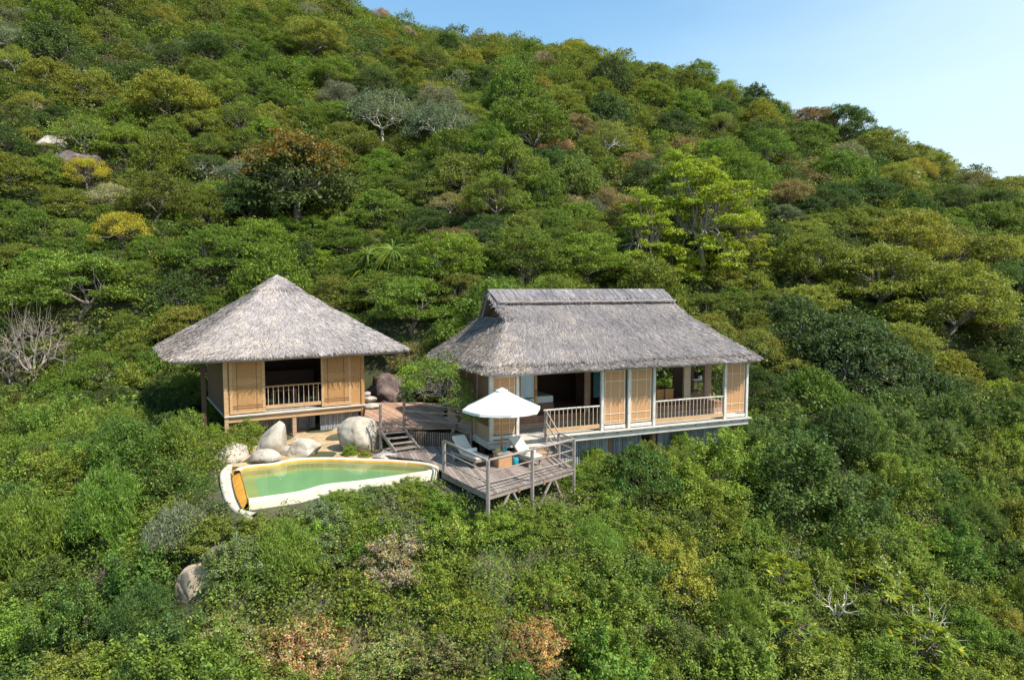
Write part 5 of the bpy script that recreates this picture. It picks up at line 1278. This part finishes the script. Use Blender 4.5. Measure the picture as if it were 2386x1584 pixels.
# near plants around the buildings
b = P(1051, 1036, ZD)
sm = plant('small', b, 2.25, 'mid green', 'small gnarled grey-green tree leaning over the terrace railing', zs=1.16, rz=0.0, jitter=False)
FEAT.append((b[0], b[1], 1.0))
FR = [('shrub', 900, 885, 24, 'dark green', 'dark plant growing on the shaded rock between hut and villa'), ('shrub', 945, 900, 26, 'blue-green', 'small dark plant in the shade behind the terrace'), ('shrub', 400, 955, 62, 'dark green', 'dark bush filling the gap under the hut eave'), ('shrub', 455, 1000, 55, 'mid green', 'green bush crowding the hut corner post'), ('shrub', 345, 870, 62, 'mid green', 'bush leaning against the drooping end of the hut eave'),
      ('shrub', 380, 905, 45, 'dark green', 'small dark bush in the shade below the hut eave'), ('dead', 900, 1360, 55, 'tan', 'dead pale brushwood below the pinkish creeper patch'), ('dead', 1130, 1330, 45, 'tan', 'grey dead brushwood below the deck'), ('dead', 760, 1420, 50, 'tan', 'dead brushwood downhill from the weeping bush'),
      ('dead', 560, 1400, 42, 'tan', 'thin dead brushwood near the cracked tan boulder'), ('dead', 1330, 1290, 40, 'tan', 'bleached dead twigs among the green bushes below the deck'), ('dead', 1960, 1130, 45, 'tan', 'dead twigs in the hollow beside the great creeper-clad bush'), ('dead', 2150, 1200, 50, 'tan', 'bleached dead branches on the eastern bank'),
      ('dead', 470, 1060, 35, 'tan', 'dry twigs beside the creeper-wrapped rock'), ('dead', 250, 1350, 45, 'tan', 'dead branch among the western bushes'), ('dead', 1900, 930, 40, 'tan', 'pale hanging dead branch in the dark hollow'), ('dead', 1680, 1500, 45, 'tan', 'dead twiggy branches low beside the frangipani'),
      ('shrub', 1850, 1130, 165, 'dark green', 'great dark green creeper-clad bush below the villa end'), ('shrub', 1690, 1075, 115, 'fresh green', 'bright bush rising against the villa skirt'), ('shrub', 1590, 1050, 60, 'mid green', 'leggy bush hiding the skirt under the middle balustrade'), ('shrub', 1385, 1075, 45, 'fresh green', 'light green bush between the deck corner and the bamboo skirt'), ('shrub', 1990, 1180, 115, 'dark green', 'dark bush on the flank of the great creeper-clad bush'),
      ('shrub', 1590, 1120, 95, 'fresh green', 'bright creeper bush beside the pale boulder under the villa'), ('fine', 420, 1240, 90, 'grey-green', 'grey-green weeping bush above the cracked tan boulder'), ('fine', 340, 1430, 95, 'dark green', 'dark fine-leaved bush downhill of the cracked tan boulder'),
      ('fine', 650, 1300, 105, 'mid green', 'fine-leaved weeping bush beneath the pool wall'), ('mound', 1240, 1490, 95, 'russet', 'yellow and brown withered creeper mound nearest the foot of the slope'), ('mound', 900, 1290, 105, 'pink-brown', 'pinkish dead creeper patch below the pool'),
      ('mound', 985, 1265, 50, 'pink-brown', 'small dead pinkish creeper patch near the deck stilts'), ('mound', 700, 1490, 120, 'russet', 'brownish creeper mound among the lowest shrubs'), ('mound', 520, 1480, 90, 'tan', 'tan-flecked creeper mound on the lower bank'),
      ('frangipani', 1800, 1330, 90, 'fresh green', 'rosette-leaved frangipani among the lower bushes'), ('frangipani', 1830, 1450, 95, 'fresh green', 'frangipani with the largest rosettes'), ('frangipani', 2050, 1370, 105, 'fresh green', 'white-flowered frangipani with silvery bare branches'),
      ('frangipani', 2140, 1500, 120, 'fresh green', 'lowest frangipani with a bare silvery fork'), ('silver', 2150, 1440, 95, 'fresh green', 'silvery thick leafless branches rising beside the lowest frangipani'), ('silver', 1950, 1400, 80, 'fresh green', 'silvery spreading branches reaching over the white-flowered frangipani'), ('silver', 1850, 1290, 50, 'fresh green', 'small silvery forked branches at the foot of the great creeper-clad bush'), ('bare', 1590, 1380, 55, 'rust-brown', 'dead twiggy branch cluster in the bushes below the villa'),
      ('shrub', 1420, 1380, 130, 'mid green', 'dense green bush on the lower slope in line with the deck'), ('shrub', 1560, 1320, 110, 'golden olive', 'golden olive bush above the dead twiggy branches'), ('mound', 1090, 1420, 85, 'golden olive', 'sunlit yellow-green creeper mound under the deck corner'),
      ('shrub', 580, 1010, 45, 'fresh green', 'small leafy shrub in front of the bamboo skirt of the hut'), ('shrub', 815, 1050, 22, 'fresh green', 'tiny green plant at the foot of the large round boulder'), ('shrub', 905, 1030, 18, 'mid green', 'tiny dark plant between the round boulder and the steps'),
      ('shrub', 500, 960, 40, 'fresh green', 'creeper climbing the corner post of the hut'), ('shrub', 2365, 1470, 60, 'golden olive', 'orange-tinged golden bush in the lowest corner'), ('mound', 850, 1056, 18, 'golden olive', 'small yellowish tuft against the large round boulder'),
      ('shrub', 320, 900, 70, 'golden olive', 'yellow-green bush on the bank beside the hut eave'), ('mound', 380, 1040, 75, 'tan', 'dry creeper tangle on the bank beside the hut')]
for kind, px, py, rpx, colr, lab in FR: feature(kind, px, py, rpx, colr, lab, group=None)
for (u_, v_, R_s, c_, lab) in ((-1.75, -.75, 1.35, 'mid green', 'full green bush standing in front of the open hut porch'), (-.75, -.55, .85, 'fresh green', 'bright leafy bush pressed against the hut corner post'), (-2.6, .3, 1.3, 'dark green', 'dark bush beneath the outermost corner of the hut eave')):
    q_ = HW(u_, v_); b = np.array([q_[0], q_[1], gz(q_[0], q_[1]) - .05]); FEAT.append((q_[0], q_[1], R_s)); plant('shrub', b, R_s, c_, lab, zs=1.15, jitter=False)
# low growth crowding the outer pool wall
for q_ in ((535, 1130), (545, 1165)): _g = P(*q_, -1.1); FEAT.append((_g[0], _g[1], .8))
_o = offs(R_, sgn * 1.05); _sel = [k for k in range(84, 130, 4)]
for n_, k in enumerate(_sel):
    for dd in (0.0, .75, 1.5):
        x, y = _o[k] + np.array([PR.normal(0, .12), -dd + PR.normal(0, .1)]); R = PR.uniform(.62, .85) + dd * .25; b = np.array([x, y, gz(x, y) - .05]); FEAT.append((x, y, R * .6))
        plant('shrub' if (n_ + int(dd * 2)) % 3 else 'mound', b, R, ['mid green', 'grey-green', 'olive green', 'fresh green', 'grey-green'][(n_ * 2 + int(dd * 3)) % 5], zs=PR.uniform(.7, .95) if dd else PR.uniform(.42, .62))

# ------------------------------------------------------------------ filling the wooded slope
def blocked(x, y, R):
    u, v = hloc((x, y, 0))[:2]
    if -3.0 - R * .8 < u < 9.6 + R * .5 and -1.2 - R * .6 < v < 9.6 + R * .35: return True
    u, v = vloc((x, y, 0))[:2]
    if -1.0 - R * .7 < u < 13.6 + R * .9 and -.6 - R * .9 < v < 7.3 + R * .55: return True
    if -5.2 - R < x < 2.4 + R * .3 and 22.6 - R < y < 37 and y > Y0(x) - R * .55: return True
    if -11.5 - R < x < -2.5 and y > Y0(x) - R * .45 and y < 37.5: return True
    return False
_h = on_slope(1885, 960, 0); FEAT.append((_h[0], _h[1], 1.6))      # a dark hollow under the blue-green trees
grid = {}
def free(x, y, R, f):
    i, j = int(x // 4), int(y // 4)
    for a in range(i - 2, i + 3):
        for b in range(j - 2, j + 3):
            for (X_, Y_, r_) in grid.get((a, b), ()):
                if (X_ - x) ** 2 + (Y_ - y) ** 2 < (f * (R + r_)) ** 2: return False
    return True
def occupy(x, y, R): grid.setdefault((int(x // 4), int(y // 4)), []).append((x, y, R))
for x, y, R in FEAT: occupy(x, y, R * .85)
TREES = []
def patch(a, b, n, rng):
    """neighbouring plants tend to be of one kind"""
    v = .5 + .75 * mnoise.noise(Vector((a / 190, b / 150, 3.3))) + rng.normal(0, .20)
    return int(min(n - 1, max(0, v * n)))
def pick_tree(px, py, rng):
    r = rng.random()
    # broad tone of the woods as seen over the slope
    east = px > 1750
    if east: kinds = ['umbrella'] * 5 + ['dark'] * 3 + ['round'] * 2 + ['thin']; cols = ['olive green'] * 5 + ['golden olive'] * 3 + ['dark green'] * 3 + ['mid green'] * 2 + ['grey-green', 'rust-brown']
    elif py < 250: kinds = ['umbrella'] * 4 + ['round'] * 4 + ['dark'] * 2 + ['thin'] * 2; cols = ['mid green'] * 4 + ['olive green'] * 4 + ['golden olive'] * 2 + ['dark green'] * 3 + ['grey-green'] * 2 + ['fresh green']
    elif px < 700: kinds = ['umbrella'] * 5 + ['round'] * 3 + ['dark'] * 2 + ['thin'] * 2; cols = ['mid green'] * 5 + ['fresh green'] * 2 + ['olive green'] * 3 + ['golden olive'] * 2 + ['dark green'] * 3 + ['grey-green', 'tan']
    else: kinds = ['umbrella'] * 5 + ['round'] * 3 + ['dark'] * 2 + ['thin'] * 2; cols = ['mid green'] * 5 + ['fresh green'] * 3 + ['olive green'] * 3 + ['dark green'] * 3 + ['golden olive', 'grey-green', 'rust-brown']
    k = kinds[rng.integers(len(kinds))]; c = cols[patch(px, py, len(cols), rng)]
    if k == 'dark' and c in ('golden olive', 'rust-brown', 'tan'): c = 'dark green'
    if k != 'thin' and c in ('rust-brown', 'tan', 'grey-green'): k = 'thin' if rng.random() < .7 else k
    return k, c
rg = np.random.default_rng(77)
for _ in range(26000):
    y = 33 + 140 * rg.random() ** .85; x = rg.uniform(-1.02, 1.02) * y
    t = x / y
    if y > YR(t) + 7 or y < YF(x) - 1.5: continue
    R = rg.uniform(1.5, 3.2) if rg.random() < .86 else rg.uniform(3.1, 4.2)
    if blocked(x, y, R) or not free(x, y, R, .56): continue
    occupy(x, y, R); TREES.append((x, y, R))
# small understorey between them
for _ in range(26000):
    y = 33 + 125 * rg.random() ** .8; x = rg.uniform(-1.02, 1.02) * y; t = x / y
    if y > YR(t) + 4 or y < YF(x) - 2: continue
    R = rg.uniform(.9, 1.9)
    if blocked(x, y, R) or not free(x, y, R, .43): continue
    occupy(x, y, R); TREES.append((x, y, R))
items = []
for x, y, R in TREES:
    z = gz(x, y); px, py, d = Q((x, y, z + R)); k, c = pick_tree(px, py, rg)
    vis = -40 < px < 2426 and -60 < py < 1620
    items.append((R / d if vis else 0, x, y, z, R, k, c))
items.sort(reverse=True)
NT = max(0, 480 - sum(1 for q in PLANTED if q['o']['category'] == 'tree'))
zs_of = {'umbrella': (.85, 1.25), 'round': (.85, 1.25), 'dark': (.85, 1.3), 'thin': (.8, 1.2)}
for w_, x, y, z, R, k, c in items[:NT]: plant(k, (x, y, z - .1), R, c, zs=rg.uniform(*zs_of[k]))
FV = []; fo = 0
for w_, x, y, z, R, k, c in items[NT:]:
    pl = PROTO[k]; pr = pl[int(rg.integers(len(pl)))]; V, Fq, Cc = pr['far']; dist = math.hypot(x, y)
    if dist > 80 or R < 1.4: sel = rg.random(len(Fq)) < (.55 if dist > 80 else .7); V = V.reshape(-1, 4, 3)[sel].reshape(-1, 3); Fq = np.arange(len(V)).reshape(-1, 4); Cc = Cc[sel]
    s = R / pr['R']; a = rg.uniform(0, 6.28); zsx = rg.uniform(*zs_of[k])
    ca, sa = math.cos(a), math.sin(a); W_ = np.column_stack([(V[:, 0] * ca - V[:, 1] * sa) * s + x, (V[:, 0] * sa + V[:, 1] * ca) * s + y, V[:, 2] * s * zsx + z - .1])
    FV.append((W_, Fq, Cc * np.array(CW[c]) * rg.normal(1, .14) * (1 + rg.normal(0, .07, 3))))
if FV:
    V, Fq, Cc = merge(FV); link('distant_forest', np_mesh('distant_forest', V, Fq, MT['leaf'], Cc), kind='stuff', label='far-off mass of mixed green trees covering the upper slope', category='forest') if False else tag(link('distant_forest', np_mesh('distant_forest', V, Fq, MT['leaf'], Cc)), 'far-off mass of mixed green trees covering the upper slope', 'forest', kind='stuff')

# ------------------------------------------------------------------ lower bank: shrubs one can tell apart
SH = []
for (x, y, R) in FEAT: pass
for _ in range(16000):
    y = rg.uniform(13.5, 41); x = rg.uniform(-.95, .95) * y
    if y > YF(x) + .5: continue
    R = rg.uniform(1.0, 1.9)
    z = gz(x, y)
    if blocked(x, y, R * .6) or not free(x, y, R, .50): continue
    # keep tall growth off the pool wall and the deck
    if -9.2 < x < 3.2 and Y0(x) - y < 2.2: R = min(R, 1.1)
    occupy(x, y, R); px, py, d = Q((x, y, z + .6 * R))
    if -120 < px < 2506 and py < 1700: SH.append((R / d, x, y, z, R, px, py))
SH.sort(reverse=True)
def pick_shrub(px, py, rng):
    if px > 1730 and 820 < py < 1060: ks = ['shrub']; cs = ['dark green', 'blue-green', 'dark green']  # dark leaf colours only, putting the hollow's shade into the shrubs
    elif px > 1450: ks = ['shrub'] * 8 + ['fine', 'mound']; cs = ['dark green', 'mid green', 'dark green', 'olive green', 'mid green', 'dark green', 'mid green', 'fresh green', 'mid green', 'olive green', 'dark green', 'golden olive']
    elif 560 < px < 1320 and py > 1230: ks = ['mound'] * 5 + ['shrub'] * 4 + ['fine']; cs = ['tan', 'golden olive', 'mid green', 'golden olive', 'fresh green', 'golden olive', 'rust-brown', 'golden olive', 'fresh green', 'olive green', 'golden olive', 'tan', 'mid green', 'fresh green', 'golden olive', 'rust-brown']
    elif 560 < px < 1400: ks = ['shrub'] * 6 + ['mound'] * 3 + ['fine']; cs = ['mid green'] * 4 + ['fresh green'] * 3 + ['olive green'] * 3 + ['grey-green'] * 2
    elif py < 1010: ks = ['shrub'] * 6 + ['mound'] * 2 + ['fine'] * 2; cs = ['fresh green'] * 4 + ['mid green'] * 4 + ['golden olive'] * 2 + ['olive green'] * 2 + ['tan']
    else: ks = ['shrub'] * 8 + ['mound', 'fine', 'fine']; cs = ['dark green', 'mid green', 'fresh green', 'dark green', 'mid green', 'mid green', 'dark green', 'olive green', 'mid green', 'fresh green', 'dark green']
    return ks[rng.integers(len(ks))], cs[patch(px * 1.0, py + 5000, len(cs), rng)]
NS = max(0, 296 - sum(1 for q in PLANTED if q['o']['category'] == 'shrub'))
for w_, x, y, z, R, px, py in SH[:NS]:
    k, c = pick_shrub(px, py, rg); low = -9.2 < x < 3.2 and Y0(x) - y < 1.6
    plant(k, (x, y, z - .05), R, c, zs=rg.uniform(.6, .85) if low or c in ('tan', 'pink-brown', 'rust-brown', 'grey-green') else rg.uniform(.8, 1.35))

print('trees', len(items), NT, 'shrubs', len(SH), NS)
# ------------------------------------------------------------------ ground cover nobody could count
def cover(name, n, ymin, ymax, per, l, w, rcl, label, cols, hz, seed):
    g = np.random.default_rng(seed); cl = []; cc = []
    while len(cl) < n:
        y = ymin + (ymax - ymin) * g.random() ** .7; x = g.uniform(-1.0, 1.0) * y
        if y > YR(x / y) + 5: continue
        if blocked(x, y, .12 if hz < 1.5 else .8): continue
        if any((x - a_) ** 2 + (y - b_) ** 2 < (c_ * .8) ** 2 for a_, b_, c_ in KEEP): continue
        low_ = -9.6 < x < 3.4 and Y0(x) - y < 1.8
        r = rcl * g.uniform(.6, 1.4); cl.append((x, y, gz(x, y) + g.uniform(0, min(hz, .3) if low_ else hz), r, r * .55, 1)); cc.append(np.array(CW[cols[g.integers(len(cols))]]))
    cl = np.array(cl); parts = []
    k = np.repeat(np.arange(n), per); V, Fq, C = leaves(cl, n * per, l, w, g, up=.7, out=.6, rnd=.6, low=-.1)
    # colour from the nearest clump is drawn again, so tint by position noise instead
    ctr = V.reshape(-1, 4, 3).mean(1); t = (np.sin(ctr[:, 0] * .9 + 2 * np.sin(ctr[:, 1] * .5)) + np.sin(ctr[:, 1] * 1.1 + ctr[:, 0] * .4)) * .25 + .5 + g.normal(0, .12, len(ctr))
    pal = np.array([CW[c] for c in cols]); idx = np.clip((t * len(cols)).astype(int), 0, len(cols) - 1)
    tag(link(name, np_mesh(name, V, Fq, MT['leaf'], C * pal[idx])), label, 'undergrowth', kind='stuff')
cover('undergrowth', 12000, 31, 130, 50, .22, .12, .85, 'tangled undergrowth between the trees of the slope', ['dark green', 'mid green', 'olive green', 'dark green', 'mid green', 'golden olive'], 2.0, 5)
cover('ground_creepers', 11500, 12, 39, 52, .090, .055, .50, 'leafy creepers matting the bank between the lower shrubs', ['mid green', 'fresh green', 'olive green', 'mid green', 'golden olive', 'dark green'], 1.0, 6)

# ------------------------------------------------------------------ labels for the plants without one of their own
ANCH = [('the hut peak', 648, 640), ('the villa ridge', 1340, 672), ('the orange-topped tree', 690, 400), ('the tallest lime tree', 1620, 480), ('the screw pine', 862, 610), ('the pale cliff rock', 110, 345), ('the yellow-leaved tree', 200, 400),
        ('the golden flat-topped tree', 400, 225), ('the white-limbed tree', 900, 270), ('the leafless pink-grey tree', 60, 820), ('the broad blue-green tree', 2000, 830), ('the widest golden olive tree', 2210, 690), ('the villa roof corner', 1780, 835),
        ('the lone grey-pink boulder', 2122, 425), ('the upright skyline tree', 1690, 190), ('the misty skyline crown', 1545, 150), ('the broad domed tree', 1235, 285), ('the withered brown tree', 1295, 345), ('the dried reddish tree', 1325, 475), ('the skyline spire', 991, 62),
        ('the larger rusty skyline crown', 1915, 275), ('the open-branched skyline tree', 2340, 390), ('the golden tree under the crest', 735, 90), ('the smoky grey crown', 790, 225), ('the hut eave', 352, 810), ('the gap between the roofs', 970, 760),
        ('the forked feathery tree', 295, 335), ('the brown rock bank', 2370, 870), ('the great creeper-clad bush', 1850, 1130), ('the cracked tan boulder', 445, 1372), ('the small white rock', 402, 1205), ('the pool wall', 700, 1180), ('the deck stilts', 1180, 1190),
        ('the withered yellow mound', 1240, 1500), ('the dead pinkish patch', 900, 1300), ('the largest-rosette frangipani', 1830, 1450), ('the white-flowered frangipani', 2050, 1370), ('the pale boulder under the villa', 1500, 1065), ('the creeper-wrapped pool corner rock', 535, 1070),
        ('the dead twiggy branches', 1590, 1380), ('the brownish creeper mound', 700, 1500), ('the weeping bush under the pool', 650, 1300), ('the golden olive bush', 1560, 1320), ('the orange-tinged corner bush', 2365, 1470), ('the dry creeper tangle', 380, 1040), ('the withered pink crest trees', 920, 46)]
ORD = ['largest', 'second largest', 'third largest', 'fourth largest', 'fifth largest', 'sixth largest', 'seventh largest', 'eighth largest', 'ninth largest', 'tenth largest', 'eleventh largest', 'twelfth largest']
def place(q):
    a = min(ANCH, key=lambda a: (a[1] - q['x']) ** 2 + ((a[2] - q['y']) * 1.25) ** 2); dx, dy = q['x'] - a[1], q['y'] - a[2]; d = math.hypot(dx, dy)
    if abs(dy) < .6 * abs(dx): w = 'east of' if dx > 0 else 'west of'
    else: w = 'uphill from' if dy < 0 else 'downhill from'
    return ('close ' if d < 75 else 'well ' if d > 170 else '') + w + ' ' + a[0]
bins = {}
for q in PLANTED:
    if not q['label']: bins.setdefault((q['kind'], q['col'], place(q)), []).append(q)
for (kind, colr, pl_), L in bins.items():
    L.sort(key=lambda q: -q['size'])
    for i, q in enumerate(L):
        base = ('%s %s %s' % (colr, FORM[kind][1], pl_)) if colr != 'yellow' else 'yellow ' + FORM[kind][1] + ' ' + pl_
        if len(L) > 1: base = ORD[min(i, 11)] + ' ' + base
        q['label'] = base
for q in PLANTED:
    q['o']['label'] = q['label']
    if q['group'] or (q['kind'] in ('umbrella', 'round', 'dark', 'thin') and q['o']['category'] == 'tree'): q['o']['group'] = q['group'] or 'trees on the wooded slope'
    elif q['o']['category'] == 'shrub': q['o']['group'] = 'shrubs on the lower bank'
    elif q['kind'] == 'frangipani': q['o']['group'] = 'frangipanis on the lower bank'
